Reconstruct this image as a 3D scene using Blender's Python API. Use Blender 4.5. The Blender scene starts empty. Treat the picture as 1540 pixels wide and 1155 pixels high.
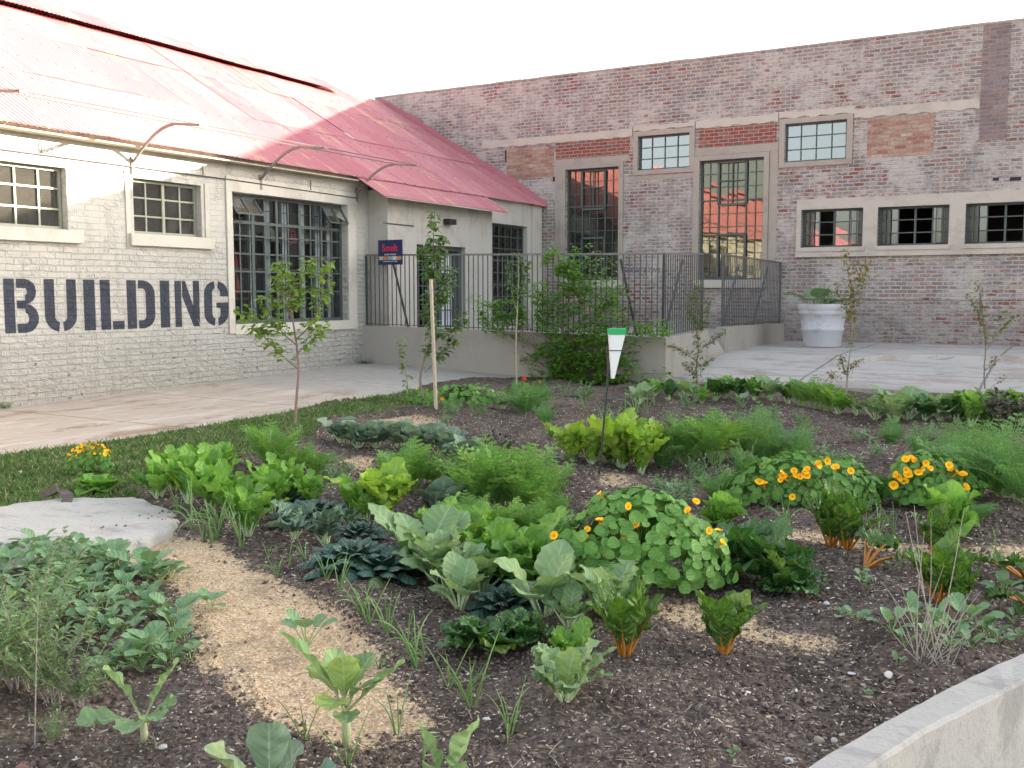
import bpy, bmesh, math, random
import numpy as np
from mathutils import Vector, Matrix
sc = bpy.context.scene
rnd = random.Random(7)
RAD = math.radians
# ------------------------------------------------------------------ camera
PITCH = math.atan(137.5/1500); YAW = RAD(30); EYE = 1.6
cd = bpy.data.cameras.new("camera"); cam = bpy.data.objects.new("camera", cd); sc.collection.objects.link(cam)
cd.sensor_width = 36; cd.lens = 36*1500/1540; cd.clip_start = 0.05; cd.clip_end = 2000
cam.location = (0, 0, EYE); cam.rotation_euler = (math.pi/2-PITCH, 0, YAW)
sc.camera = cam
# ------------------------------------------------------------------ world, sun, exposure
SUN_AZ = RAD(45); SUN_EL = RAD(12.1)      # azimuth from +x towards +y
w = bpy.data.worlds.new("World"); sc.world = w; w.use_nodes = True
nt = w.node_tree; nt.nodes.clear()
sky = nt.nodes.new('ShaderNodeTexSky'); sky.sky_type = 'NISHITA'; sky.sun_disc = False
sky.sun_elevation = SUN_EL; sky.sun_rotation = math.pi/2-SUN_AZ
sky.dust_density = 3.0; sky.air_density = 1.0; sky.ozone_density = 1.0
hs = nt.nodes.new('ShaderNodeHueSaturation'); hs.inputs['Saturation'].default_value = 0.52
bg = nt.nodes.new('ShaderNodeBackground'); bg.inputs[1].default_value = 0.07
wo = nt.nodes.new('ShaderNodeOutputWorld')
nt.links.new(sky.outputs[0], hs.inputs['Color']); nt.links.new(hs.outputs[0], bg.inputs[0]); nt.links.new(bg.outputs[0], wo.inputs[0])
sd = bpy.data.lights.new("sun", 'SUN'); sd.energy = 4.4; sd.angle = RAD(0.5); sd.color = (1, .86, .68)
sun = bpy.data.objects.new("sun", sd); sc.collection.objects.link(sun)
sdir = Vector((math.cos(SUN_EL)*math.cos(SUN_AZ), math.cos(SUN_EL)*math.sin(SUN_AZ), math.sin(SUN_EL)))
sun.rotation_euler = sdir.to_track_quat('Z', 'Y').to_euler(); sun.location = (30, 40, 20)
sc.view_settings.view_transform = 'Standard'; sc.view_settings.look = 'None'
sc.view_settings.exposure = 3.38; sc.view_settings.gamma = 1
sc.cycles.max_bounces = 8; sc.cycles.transparent_max_bounces = 12

# ------------------------------------------------------------------ where a sight line meets a plane
_R = (math.cos(YAW), math.sin(YAW), 0)
_F = (-math.sin(YAW)*math.cos(PITCH), math.cos(YAW)*math.cos(PITCH), -math.sin(PITCH))
_U = (-math.sin(YAW)*math.sin(PITCH), math.cos(YAW)*math.sin(PITCH), math.cos(PITCH))
def ray(px, py):
    a = (px-770)/1500; b = (577.5-py)/1500
    return Vector([_F[i]+a*_R[i]+b*_U[i] for i in range(3)])
def G(px, py, z=0.0):
    d = ray(px, py); t = (z-EYE)/d.z; return Vector((d.x*t, d.y*t, z))
def depth(p): return (Vector(p)-Vector((0, 0, EYE))).dot(Vector(_F))
def AT(px, py, t): return Vector((0, 0, EYE))+ray(px, py)*t
def WX(px, py, x0=-13.1):
    d = ray(px, py); t = x0/d.x; return d.y*t, EYE+d.z*t

# ------------------------------------------------------------------ numpy value noise
_tab = np.random.RandomState(3).rand(256, 256)
def vnoise(x, y):
    xi = np.floor(x).astype(int); yi = np.floor(y).astype(int); fx = x-xi; fy = y-yi
    fx = fx*fx*(3-2*fx); fy = fy*fy*(3-2*fy)
    a = _tab[xi & 255, yi & 255]; b = _tab[(xi+1) & 255, yi & 255]; c = _tab[xi & 255, (yi+1) & 255]; d = _tab[(xi+1) & 255, (yi+1) & 255]
    return (a*(1-fx)+b*fx)*(1-fy)+(c*(1-fx)+d*fx)*fy
def fbm(x, y, f, octs=4):
    s = 0; a = .5; 
    for o in range(octs):
        s = s+a*(vnoise(x*f+17.3*o, y*f+9.1*o)-.5); a *= .5; f *= 2.03
    return s
def pin(X, Y, poly):
    ins = np.zeros(X.shape, bool); n = len(poly); j = n-1
    for i in range(n):
        xi, yi = poly[i]; xj, yj = poly[j]
        c = ((yi > Y) != (yj > Y)) & (X < (xj-xi)*(Y-yi)/((yj-yi) if yj != yi else 1e-9)+xi)
        ins ^= c; j = i
    return ins

# ------------------------------------------------------------------ curves through points
def resamp(pts, n):
    out = []; m = len(pts)-1
    for k in range(n):
        t = k/(n-1)*m; i = min(int(t), m-1); f = t-i
        p0, p1, p2, p3 = pts[max(i-1, 0)], pts[i], pts[i+1], pts[min(i+2, m)]
        out.append(.5*((2*p1)+(p2-p0)*f+(2*p0-5*p1+4*p2-p3)*f*f+(3*p1-p0-3*p2+p3)*f**3))
    return out
# ------------------------------------------------------------------ tagging and mesh building
def tag(o, label=None, cat=None, group=None, kind=None):
    if label: o['label'] = label
    if cat: o['category'] = cat
    if group: o['group'] = group
    if kind: o['kind'] = kind
    return o
def empty(name, loc, label=None, cat=None, group=None, kind=None, parent=None):
    o = bpy.data.objects.new(name, None); sc.collection.objects.link(o); o.location = loc; o.empty_display_size = .2
    if parent: o.parent = parent
    return tag(o, label, cat, group, kind)
def link(me, name, parent=None, loc=(0, 0, 0), world=True):
    o = bpy.data.objects.new(name, me); sc.collection.objects.link(o)
    o.location = loc
    if parent:
        o.parent = parent
        if world:
            p = Vector((0, 0, 0)); q = parent
            while q: p += q.location; q = q.parent
            o.location = -p+Vector(loc)
    return o
class MB:
    def __init__(s): s.v = []; s.f = []; s.uv = []; s.mi = []; s.c = []; s.m = 0; s.col = .5
    def add(s, vs, fs, uvs=None):
        b = len(s.v); s.v.extend([tuple(p) for p in vs])
        for k, f in enumerate(fs):
            s.f.append([b+i for i in f]); s.mi.append(s.m); s.c.append(s.col)
            s.uv.append([uvs[i] for i in f] if uvs else [(0, 0)]*len(f))
    def box(s, x0, x1, y0, y1, z0, z1):
        x0, x1 = min(x0, x1), max(x0, x1); y0, y1 = min(y0, y1), max(y0, y1); z0, z1 = min(z0, z1), max(z0, z1)
        vs = [(x, y, z) for z in (z0, z1) for y in (y0, y1) for x in (x0, x1)]
        s.add(vs, [(0, 2, 3, 1), (4, 5, 7, 6), (0, 1, 5, 4), (2, 6, 7, 3), (0, 4, 6, 2), (1, 3, 7, 5)])
    def tube(s, pts, r, n=5, cap=True):
        pts = [Vector(p) for p in pts]; k = len(pts)
        if not hasattr(r, '__len__'): r = [r]*k
        vs = []; prev = None
        for i, p in enumerate(pts):
            t = (pts[min(i+1, k-1)]-pts[max(i-1, 0)])
            if t.length < 1e-9: t = Vector((0, 0, 1))
            t.normalize()
            a = Vector((0, 0, 1)) if abs(t.z) < .9 else Vector((1, 0, 0))
            if prev is not None and abs(prev.dot(t)) < .95: a = prev
            sx = t.cross(a).normalized(); sy = sx.cross(t).normalized(); prev = sy
            for j in range(n):
                an = 2*math.pi*j/n
                vs.append(p+sx*(math.cos(an)*r[i])+sy*(math.sin(an)*r[i]))
        fs = [(i*n+j, i*n+(j+1) % n, (i+1)*n+(j+1) % n, (i+1)*n+j) for i in range(k-1) for j in range(n)]
        if cap: fs.append(tuple(range(n))[::-1]); fs.append(tuple((k-1)*n+j for j in range(n)))
        s.add(vs, fs)
    def bar(s, a, b, wx, wz=None):
        wz = wz or wx; a = Vector(a); b = Vector(b); t = (b-a).normalized()
        up = Vector((0, 0, 1)) if abs(t.z) < .95 else Vector((0, 1, 0))
        sx = t.cross(up).normalized()*wx/2; sy = sx.cross(t).normalized()*wz/2
        vs = [p+q for p in (a, b) for q in (-sx-sy, sx-sy, sx+sy, -sx+sy)]
        s.add(vs, [(0, 1, 5, 4), (1, 2, 6, 5), (2, 3, 7, 6), (3, 0, 4, 7), (3, 2, 1, 0), (4, 5, 6, 7)])
    def lathe(s, prof, n=24, loc=(0, 0, 0)):
        vs = []
        for r, z in prof:
            for j in range(n):
                a = 2*math.pi*j/n; vs.append((loc[0]+r*math.cos(a), loc[1]+r*math.sin(a), loc[2]+z))
        fs = [(i*n+j, i*n+(j+1) % n, (i+1)*n+(j+1) % n, (i+1)*n+j) for i in range(len(prof)-1) for j in range(n)]
        s.add(vs, fs)
    def mesh(s, name, mats, smooth=False):
        me = bpy.data.meshes.new(name); me.from_pydata(s.v, [], s.f)
        for m in (mats if isinstance(mats, (list, tuple)) else [mats]): me.materials.append(m)
        uvl = me.uv_layers.new(name='UVMap'); flat = [c for f in s.uv for u in f for c in u]
        uvl.data.foreach_set('uv', flat)
        at = me.attributes.new('var', 'FLOAT', 'FACE'); at.data.foreach_set('value', s.c)
        me.polygons.foreach_set('material_index', s.mi)
        me.polygons.foreach_set('use_smooth', [smooth]*len(s.f)); me.update()
        return me
    def build(s, name, mats, parent=None, smooth=False, loc=(0, 0, 0), world=True):
        return link(s.mesh(name, mats, smooth), name, parent, loc, world)

# ------------------------------------------------------------------ node helpers
class NT:
    def __init__(s, name):
        s.m = bpy.data.materials.new(name); s.m.use_nodes = True; s.t = s.m.node_tree; s.n = s.t.nodes; s.n.clear()
        s.out = s.n.new('ShaderNodeOutputMaterial')
    def set(s, sock, v):
        if v is None: return
        if isinstance(v, bpy.types.NodeSocket): s.t.links.new(v, sock)
        else:
            if isinstance(v, tuple) and len(v) == 3 and sock.type == 'RGBA': v = (*v, 1)
            sock.default_value = v
    def pos(s): return s.n.new('ShaderNodeNewGeometry').outputs['Position']
    def math(s, op, a, b=None, c=None, clamp=False):
        n = s.n.new('ShaderNodeMath'); n.operation = op; n.use_clamp = clamp
        s.set(n.inputs[0], a); s.set(n.inputs[1], b); s.set(n.inputs[2], c); return n.outputs[0]
    def vmath(s, op, a, b=None):
        n = s.n.new('ShaderNodeVectorMath'); n.operation = op; s.set(n.inputs[0], a); s.set(n.inputs[1], b); return n.outputs[0]
    def sep(s, v):
        n = s.n.new('ShaderNodeSeparateXYZ'); s.set(n.inputs[0], v); return n.outputs
    def comb(s, x, y, z):
        n = s.n.new('ShaderNodeCombineXYZ'); s.set(n.inputs[0], x); s.set(n.inputs[1], y); s.set(n.inputs[2], z); return n.outputs[0]
    def noise(s, vec, scale, detail=4, rough=.55, dist=0, color=False):
        n = s.n.new('ShaderNodeTexNoise'); s.set(n.inputs['Vector'], vec); n.inputs['Scale'].default_value = scale
        n.inputs['Detail'].default_value = detail; n.inputs['Roughness'].default_value = rough; n.inputs['Distortion'].default_value = dist
        return n.outputs[1 if color else 0]
    def voro(s, vec, scale, feat='F1', out='Distance', rand=1):
        n = s.n.new('ShaderNodeTexVoronoi'); n.feature = feat; s.set(n.inputs['Vector'], vec); n.inputs['Scale'].default_value = scale
        n.inputs['Randomness'].default_value = rand; return n.outputs[out]
    def ramp(s, f, stops, const=False):
        n = s.n.new('ShaderNodeValToRGB'); s.set(n.inputs[0], f); e = n.color_ramp.elements
        if const: n.color_ramp.interpolation = 'CONSTANT'
        while len(e) < len(stops): e.new(.5)
        for i, (p, c) in enumerate(stops):
            e[i].position = p; e[i].color = (c, c, c, 1) if not isinstance(c, tuple) else (*c, 1)
        return n.outputs[0]
    def step(s, f, a, b):
        n = s.n.new('ShaderNodeMapRange'); s.set(n.inputs[0], f); n.inputs[1].default_value = a; n.inputs[2].default_value = b
        n.inputs[3].default_value = 0; n.inputs[4].default_value = 1; n.interpolation_type = 'SMOOTHSTEP'; return n.outputs[0]
    def mix(s, f, a, b, mode='MIX'):
        n = s.n.new('ShaderNodeMix'); n.data_type = 'RGBA'; n.blend_type = mode
        s.set(n.inputs[0], f); s.set(n.inputs[6], a); s.set(n.inputs[7], b); return n.outputs[2]
    def bump(s, h, strength=.5, dist=.02, nrm=None):
        n = s.n.new('ShaderNodeBump'); n.inputs['Strength'].default_value = strength; n.inputs['Distance'].default_value = dist
        s.set(n.inputs['Height'], h); s.set(n.inputs['Normal'], nrm); return n.outputs[0]
    def attr(s, name, out='Fac'):
        n = s.n.new('ShaderNodeAttribute'); n.attribute_name = name; return n.outputs[out]
    def bsdf(s, color, rough=.8, normal=None, spec=.5, metal=0):
        n = s.n.new('ShaderNodeBsdfPrincipled'); s.set(n.inputs['Base Color'], color); s.set(n.inputs['Roughness'], rough)
        s.set(n.inputs['Normal'], normal); n.inputs['Specular IOR Level'].default_value = spec; s.set(n.inputs['Metallic'], metal)
        return n.outputs[0]
    def done(s, sh): s.t.links.new(sh, s.out.inputs[0]); return s.m

def m_simple(name, col, rough=.7, var=.25, scale=6, bump=.15, metal=0, spec=.5, dirt=None):
    t = NT(name); p = t.pos(); n = t.noise(p, scale, 6, .6)
    c = t.mix(n, tuple(x*(1-var) for x in col), tuple(min(1, x*(1+var)) for x in col))
    if dirt:
        d = t.step(t.noise(p, scale*.4, 6, .7), .5, .68); c = t.mix(t.math('MULTIPLY', d, .6), c, dirt)
    return t.done(t.bsdf(c, rough, t.bump(t.noise(p, scale*6, 4, .6), bump, .01), spec, metal))

def brick_nodes(t, axis, bw, rh, mort, warp=.012, off=0.0):
    p = t.pos(); wn = t.vmath('SUBTRACT', t.noise(p, 9, 3, .5, color=True), (.5, .5, .5))
    wn2 = t.vmath('SUBTRACT', t.noise(p, 1.1, 2, .5, color=True), (.5, .5, .5))
    q = t.vmath('ADD', p, t.vmath('MULTIPLY', wn, (warp, warp, warp))); q = t.vmath('ADD', q, t.vmath('MULTIPLY', wn2, (.03, .03, .03)))
    s = t.sep(q); v = t.comb(s[0] if axis == 'x' else s[1], t.math('ADD', s[2], off), 0)
    b = t.n.new('ShaderNodeTexBrick'); t.set(b.inputs['Vector'], v); b.offset = .5
    b.inputs['Scale'].default_value = 1; b.inputs['Brick Width'].default_value = bw; b.inputs['Row Height'].default_value = rh
    b.inputs['Mortar Size'].default_value = mort; b.inputs['Mortar Smooth'].default_value = .35; b.inputs['Bias'].default_value = 0
    b.inputs['Color1'].default_value = (0, 0, 0, 1); b.inputs['Color2'].default_value = (1, 1, 1, 1); b.inputs['Mortar'].default_value = (.5, .5, .5, 1)
    return p, b.outputs['Color'], b.outputs['Fac']

def m_brick(name, stops, mortar, wash, washamt, axis='x', warp=.014, bumps=.7, mort=.011, low=False, red=False):
    t = NT(name); p, rv, fac = brick_nodes(t, axis, .25, .088, mort, warp)
    bc = t.ramp(rv, stops)
    if red:
        rz = t.math('ADD', t.noise(p, .55, 5, .7), t.math('MULTIPLY', rv, .22))
        bc = t.mix(t.math('MULTIPLY', t.step(rz, .69, .73), t.step(rv, .55, .6)), bc, t.mix(t.noise(p, 8, 4, .7), (.42, .13, .10), (.27, .08, .07)))
    fine = t.noise(p, 30, 8, .8)
    bc = t.mix(t.step(fine, .38, .66), bc, t.mix(.62, bc, (.07, .05, .055))); bc = t.mix(t.math('MULTIPLY', t.step(t.noise(p, 17, 7, .8), .55, .63), .7), bc, mortar)
    # leftovers of lime wash: smears with a shape of their own
    big = t.noise(p, .9, 4, .6); mid = t.noise(t.vmath('MULTIPLY', p, (5, 5, 11)), 1.0, 7, .72)
    m = t.math('ADD', t.math('MULTIPLY', big, .7), t.math('MULTIPLY', mid, .75))
    wmask = t.step(m, .86-washamt, 1.02-washamt)
    mc = t.mix(t.noise(p, 22, 5, .7), mortar, tuple(x*.6 for x in mortar))
    c = t.mix(fac, bc, mc)
    c = t.mix(t.math('MULTIPLY', wmask, .85), c, t.mix(t.noise(p, 14, 4, .7), wash, tuple(x*.72 for x in wash)))
    # soot and damp
    soot = t.step(t.noise(t.vmath('MULTIPLY', p, (1.6, 1.6, .8)), 1.4, 6, .65), .5, .72)
    c = t.mix(t.math('MULTIPLY', soot, .38), c, (.15, .125, .135))
    if low:
        z = t.sep(p)[2]; lowm = t.step(t.math('ADD', z, t.math('MULTIPLY', t.noise(p, 2.5, 4, .7), .7)), 2.0, 1.25)
        c = t.mix(t.math('MULTIPLY', lowm, .35), c, (.12, .07, .065))
        c = t.mix(t.math('MULTIPLY', t.step(mid, .55, .6), t.math('MULTIPLY', lowm, .3)), c, (.45, .43, .40))
    h = t.math('SUBTRACT', t.math('ADD', t.math('MULTIPLY', t.noise(p, 16, 6, .75), .9), t.math('MULTIPLY', rv, .25)), t.math('MULTIPLY', fac, .8))
    return t.done(t.bsdf(c, .92, t.bump(h, bumps, .03), .2))

def m_paintbrick(name, paint, letter=False):
    t = NT(name); p, rv, fac = brick_nodes(t, 'y', .26, .092, .010, .03, .03)
    z = t.sep(p)[2]
    smooth = t.step(t.math('ADD', z, t.math('MULTIPLY', t.noise(p, 1.2, 3, .6), 1.2)), 2.5, 3.2)
    broken = t.step(t.noise(p, 3.0, 6, .7), .5, .66)
    c = t.mix(t.noise(p, 3.5, 7, .7), paint, tuple(x*(.80 if not letter else .7) for x in paint))
    if not letter:
        grime = t.step(t.noise(t.vmath('MULTIPLY', p, (1, 2.4, .35)), 2.2, 6, .65), .5, .75)
        c = t.mix(t.math('MULTIPLY', grime, .55), c, (.36, .335, .29)); c = t.mix(t.math('MULTIPLY', t.step(t.noise(t.vmath('MULTIPLY', p, (1, 1, 2)), 1.1, 7, .75), .52, .6), .45), c, (.47, .45, .43))
        lowm = t.step(t.math('ADD', z, t.math('MULTIPLY', t.noise(p, 4, 5, .7), .5)), .85, .25)
        c = t.mix(t.math('MULTIPLY', lowm, .35), c, (.42, .37, .30))
        c = t.mix(t.math('MULTIPLY', fac, t.math('MULTIPLY', t.math('SUBTRACT', 1, smooth), .22)), c, (.25, .22, .18))
        hole = t.step(t.noise(p, 11, 3, .5), .70, .74)
        c = t.mix(t.math('MULTIPLY', hole, .6), c, (.18, .16, .14))
    else:
        c = t.mix(t.math('MULTIPLY', t.step(t.noise(p, 20, 5, .7), .58, .7), .35), c, (.30, .30, .30))
    h = t.math('SUBTRACT', t.math('MULTIPLY', t.noise(p, 13, 6, .7), .8), t.math('MULTIPLY', fac, 1.0))
    h = t.math('MULTIPLY', h, t.math('SUBTRACT', 1.0, t.math('MULTIPLY', smooth, .85)))
    low2 = t.step(t.math('ADD', z, t.math('MULTIPLY', t.noise(p, 1.5, 4, .6), 1.0)), 1.9, 1.1)
    lump = t.noise(t.vmath('MULTIPLY', p, (1, 1, 1.8)), 6.5, 5, .65)
    h = t.math('ADD', h, t.math('MULTIPLY', broken, .5)); h = t.math('ADD', h, t.math('MULTIPLY', t.math('MULTIPLY', lump, low2), 2.6))
    if not letter:
        crev = t.math('MULTIPLY', t.step(lump, .36, .30), low2); c = t.mix(t.math('MULTIPLY', crev, .45), c, (.20, .175, .15))
        pits = t.math('MULTIPLY', t.step(t.noise(t.vmath('MULTIPLY', p, (1, 1, 2.2)), 9, 3, .6), .66, .69), low2); c = t.mix(t.math('MULTIPLY', pits, .75), c, (.10, .085, .075)); h = t.math('SUBTRACT', h, t.math('MULTIPLY', pits, 1.5))
    return t.done(t.bsdf(c, .85, t.bump(h, .9, .04), .25))

def m_leaf(name, c1, c2, vein, K=7, veinamt=.5, rough=.45, crinkle=.5, trans=.3, spec=.4, tint=None):
    t = NT(name); uvn = t.n.new('ShaderNodeUVMap').outputs[0]; s = t.sep(uvn)
    au = t.math('ABSOLUTE', t.math('SUBTRACT', s[0], .5)); var = t.attr('var')
    ob = t.n.new('ShaderNodeObjectInfo').outputs['Random']
    ph = t.math('SUBTRACT', t.math('MULTIPLY', s[1], K), t.math('MULTIPLY', au, 2.6))
    tri = t.math('MULTIPLY', t.math('ABSOLUTE', t.math('SUBTRACT', t.math('FRACT', ph), .5)), 2)
    lat = t.step(tri, .80, 1.0)
    mid = t.step(au, .045, .012)
    veinm = t.math('MAXIMUM', t.math('MULTIPLY', lat, .55), mid)
    base = t.mix(t.math('ADD', t.math('MULTIPLY', var, .75), t.math('MULTIPLY', ob, .25)), c1, c2)
    p = t.pos(); base = t.mix(t.math('MULTIPLY', t.noise(p, 30, 4, .6), .35), base, tuple(x*.6 for x in c1))
    old = t.math('MULTIPLY', t.step(t.math('ADD', var, t.math('MULTIPLY', t.noise(t.pos(), 14, 3, .6), .12)), 1.0, 1.05), .5); base = t.mix(old, base, (c2[0]*.5+.22, c2[1]*.6+.20, .05))
    if tint: base = t.mix(t.step(t.noise(p, 9, 3, .6), .55, .72), base, tint)
    c = t.mix(t.math('MULTIPLY', veinm, veinamt), base, vein)
    h = t.math('ADD', t.math('MULTIPLY', t.math('SUBTRACT', 1, tri), .6), t.math('MULTIPLY', t.noise(p, 60, 3, .6), .7*crinkle+.1))
    nr = t.bump(h, .25+.6*crinkle, .01)
    a = t.bsdf(c, rough, nr, spec)
    tr = t.n.new('ShaderNodeBsdfTranslucent'); t.set(tr.inputs[0], t.mix(.5, c, (c2[0]*1.3, c2[1]*1.25, c2[2]*.5))); t.set(tr.inputs['Normal'], nr)
    mx = t.n.new('ShaderNodeMixShader'); mx.inputs[0].default_value = trans
    t.t.links.new(a, mx.inputs[1]); t.t.links.new(tr.outputs[0], mx.inputs[2])
    return t.done(mx.outputs[0])

def m_glass(name, tint, refl, trans=1.0, back=(.02, .022, .022), wob=.02):
    t = NT(name); p = t.pos()
    nr = t.bump(t.noise(p, 1.3, 2, .5), wob, .05)
    g = t.n.new('ShaderNodeBsdfGlossy'); g.inputs['Color'].default_value = (*tint, 1); g.inputs['Roughness'].default_value = .02; t.set(g.inputs['Normal'], nr)
    fr = t.n.new('ShaderNodeFresnel'); fr.inputs[0].default_value = 1.5
    f = t.math('ADD', t.math('MULTIPLY', fr.outputs[0], 1.2), refl, clamp=True)
    tr = t.n.new('ShaderNodeBsdfTransparent'); tr.inputs[0].default_value = (.82, .86, .85, 1)
    df = t.n.new('ShaderNodeBsdfDiffuse'); t.set(df.inputs[0], t.mix(t.noise(p, 5, 5, .7), back, tuple(x*2.2 for x in back)))
    m1 = t.n.new('ShaderNodeMixShader'); m1.inputs[0].default_value = 1-trans
    t.t.links.new(tr.outputs[0], m1.inputs[1]); t.t.links.new(df.outputs[0], m1.inputs[2])
    m2 = t.n.new('ShaderNodeMixShader'); t.set(m2.inputs[0], f)
    t.t.links.new(m1.outputs[0], m2.inputs[1]); t.t.links.new(g.outputs[0], m2.inputs[2])
    return t.done(m2.outputs[0])

def m_roof(name):
    t = NT(name); p = t.pos(); var = t.attr('var')
    q = t.vmath('MULTIPLY', p, (.6, 6, .6))
    c = t.mix(t.noise(q, 1.5, 5, .6), (.47, .165, .185), (.39, .12, .14))
    c = t.mix(t.math('MULTIPLY', var, .5), c, (.56, .26, .27))
    c = t.mix(t.math('MULTIPLY', t.step(t.noise(t.vmath('MULTIPLY', p, (1, 3.5, 1)), .9, 6, .7), .54, .72), .5), c, (.55, .38, .27))
    c = t.mix(t.math('MULTIPLY', t.step(t.noise(q, 6, 6, .75), .56, .7), .4), c, (.26, .12, .10))
    c = t.mix(t.math('MULTIPLY', t.step(t.noise(t.vmath('MULTIPLY', p, (.5, 2.2, .5)), 1.1, 7, .75), .55, .63), .6), c, (.60, .40, .22))
    sp = t.sep(p); fx = t.math('FRACT', t.math('MULTIPLY', sp[1], 2.78)); fz = t.math('FRACT', t.math('MULTIPLY', sp[2], 1.9)); nail = t.math('MULTIPLY', t.step(t.math('ABSOLUTE', t.math('SUBTRACT', fx, .5)), .06, .03), t.step(t.math('ABSOLUTE', t.math('SUBTRACT', fz, .5)), .035, .015))
    c = t.mix(t.math('MULTIPLY', nail, .8), c, (.12, .06, .05))
    return t.done(t.bsdf(c, .55, t.bump(t.noise(p, 40, 4, .6), .15, .01), .3))

def m_concrete(name, c1, c2, stain, axis=None, scale=2.0, bumps=.4, stainamt=.6, crack=False, blue=None, joint=0):
    t = NT(name); p = t.pos()
    c = t.mix(t.noise(p, scale, 8, .68), c1, c2)
    c = t.mix(t.math('MULTIPLY', t.step(t.noise(p, 45, 4, .7), .5, .75), .35), c, tuple(x*.6 for x in c2))
    c = t.mix(t.math('MULTIPLY', t.step(t.noise(t.vmath('MULTIPLY', p, (.6, 1.5, 1)), scale*.8, 8, .72), .5, .62), stainamt), c, stain)
    if blue: c = t.mix(t.math('MULTIPLY', t.step(t.noise(t.vmath('MULTIPLY', p, (.5, 1.6, 1)), scale*1.3, 7, .75, .6), .57, .64), .7), c, blue)
    h = t.math('ADD', t.noise(p, 12, 8, .7), t.math('MULTIPLY', t.noise(p, 70, 3, .6), .25))
    if joint:
        sx_ = t.sep(t.vmath('ADD', p, t.vmath('MULTIPLY', t.noise(p, 3, 4, .7, color=True), (.06, .06, 0))))
        for ax in (0, 1):
            j = t.step(t.math('ABSOLUTE', t.math('SUBTRACT', t.math('FRACT', t.math('MULTIPLY', sx_[ax], joint)), .5)), .010, .004); c = t.mix(t.math('MULTIPLY', j, .65), c, (.12, .10, .085)); h = t.math('SUBTRACT', h, j)
        c = t.mix(t.math('MULTIPLY', t.step(t.noise(t.vmath('MULTIPLY', p, (.7, 1.2, 1)), 1.6, 9, .78, .4), .53, .60), .55), c, (.30, .27, .245))
    if crack:
        cr = t.step(t.voro(t.vmath('ADD', p, t.vmath('MULTIPLY', t.noise(p, 3, 4, .6, color=True), (.5, .5, .5))), .8, 'DISTANCE_TO_EDGE'), .012, .0)
        c = t.mix(t.math('MULTIPLY', cr, .7), c, (.08, .07, .06)); h = t.math('SUBTRACT', h, cr)
    return t.done(t.bsdf(c, .9, t.bump(h, bumps, .02), .2))

M = {}
M['brick'] = m_brick('weathered_brick', [(0, (.23, .18, .185)), (.18, (.43, .34, .31)), (.38, (.28, .25, .265)), (.55, (.52, .42, .36)), (.70, (.25, .21, .225)), (.84, (.42, .30, .26)), (1, (.45, .24, .19))], (.62, .565, .50), (.67, .62, .565), .185, low=True, bumps=1.2, mort=.019, warp=.042, red=True)
M['redbrick'] = m_brick('red_infill_brick', [(0, (.30, .055, .04)), (.3, (.38, .09, .06)), (.55, (.24, .10, .10)), (.75, (.33, .07, .05)), (1, (.40, .16, .11))], (.46, .38, .30), (.55, .48, .42), -.35, bumps=.7, mort=.013)
M['palebrick'] = m_brick('pale_infill_brick', [(0, (.52, .32, .24)), (.3, (.56, .42, .30)), (.45, (.40, .14, .10)), (.6, (.55, .36, .26)), (.8, (.45, .20, .14)), (1, (.62, .50, .38))], (.46, .38, .31), (.60, .52, .44), -.3, bumps=.8)
M['paint'] = m_paintbrick('painted_brick', (.565, .545, .50))
M['letter'] = m_paintbrick('dark_blue_letter_paint', (.06, .067, .09), True)
M['plaster'] = m_concrete('pale_plaster', (.62, .59, .53), (.52, .49, .43), (.38, .34, .28), scale=1.6, bumps=.2, stainamt=.4)
M['porch'] = m_concrete('porch_plaster', (.52, .50, .46), (.42, .40, .36), (.30, .28, .25), scale=1.2, bumps=.2, stainamt=.45)
M['trim'] = m_concrete('cement_trim', (.42, .37, .31), (.34, .30, .26), (.25, .22, .19), scale=3, bumps=.3, stainamt=.4)
M['trimpale'] = m_concrete('pale_cement_trim', (.55, .50, .43), (.46, .42, .36), (.33, .29, .24), scale=3, bumps=.4, stainamt=.4)
M['plinth'] = m_concrete('smooth_cement', (.40, .37, .33), (.34, .31, .275), (.27, .245, .21), scale=1.1, bumps=.12, stainamt=.45)
M['slab'] = m_concrete('weathered_slab', (.54, .51, .47), (.42, .39, .355), (.33, .25, .20), scale=1.3, bumps=.6, stainamt=.6, joint=.36, blue=(.20, .23, .24))
M['slabrough'] = m_concrete('broken_slab', (.54, .515, .475), (.42, .40, .365), (.30, .27, .25), scale=4.0, bumps=1.0, stainamt=.4, blue=(.22, .25, .28))
M['kerb'] = m_concrete('kerb_concrete', (.42, .41, .385), (.31, .305, .29), (.22, .22, .215), scale=3.2, bumps=.5, stainamt=.6)
M['roof'] = m_roof('red_corrugated_paint')
M['steel'] = m_simple('green_grey_steel', (.075, .095, .09), .5, .3, 9, .1, 0, .4)
M['steelpale'] = m_simple('pale_blue_steel', (.72, .77, .84), .6, .1, 6, .1)
M['steelcream'] = m_simple('sunlit_steel', (.30, .31, .24), .6, .2, 8, .1)  # paler than the other frames: sunlight on these windows put into the colour
M['rail'] = m_simple('dark_grey_railing_paint', (.07, .075, .075), .5, .35, 14, .15)
M['bracket'] = m_simple('faded_rusty_bracket', (.24, .19, .165), .7, .35, 14, .2)
M['railtop'] = m_simple('grey_rail_paint', (.15, .15, .14), .5, .3, 14, .15)
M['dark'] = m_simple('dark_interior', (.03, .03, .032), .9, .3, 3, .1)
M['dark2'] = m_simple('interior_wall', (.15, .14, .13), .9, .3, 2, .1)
M['rust'] = m_simple('rusty_metal', (.10, .075, .07), .7, .5, 20, .5)
M['wood'] = m_simple('weathered_wood', (.42, .36, .27), .85, .25, 18, .3)
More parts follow.
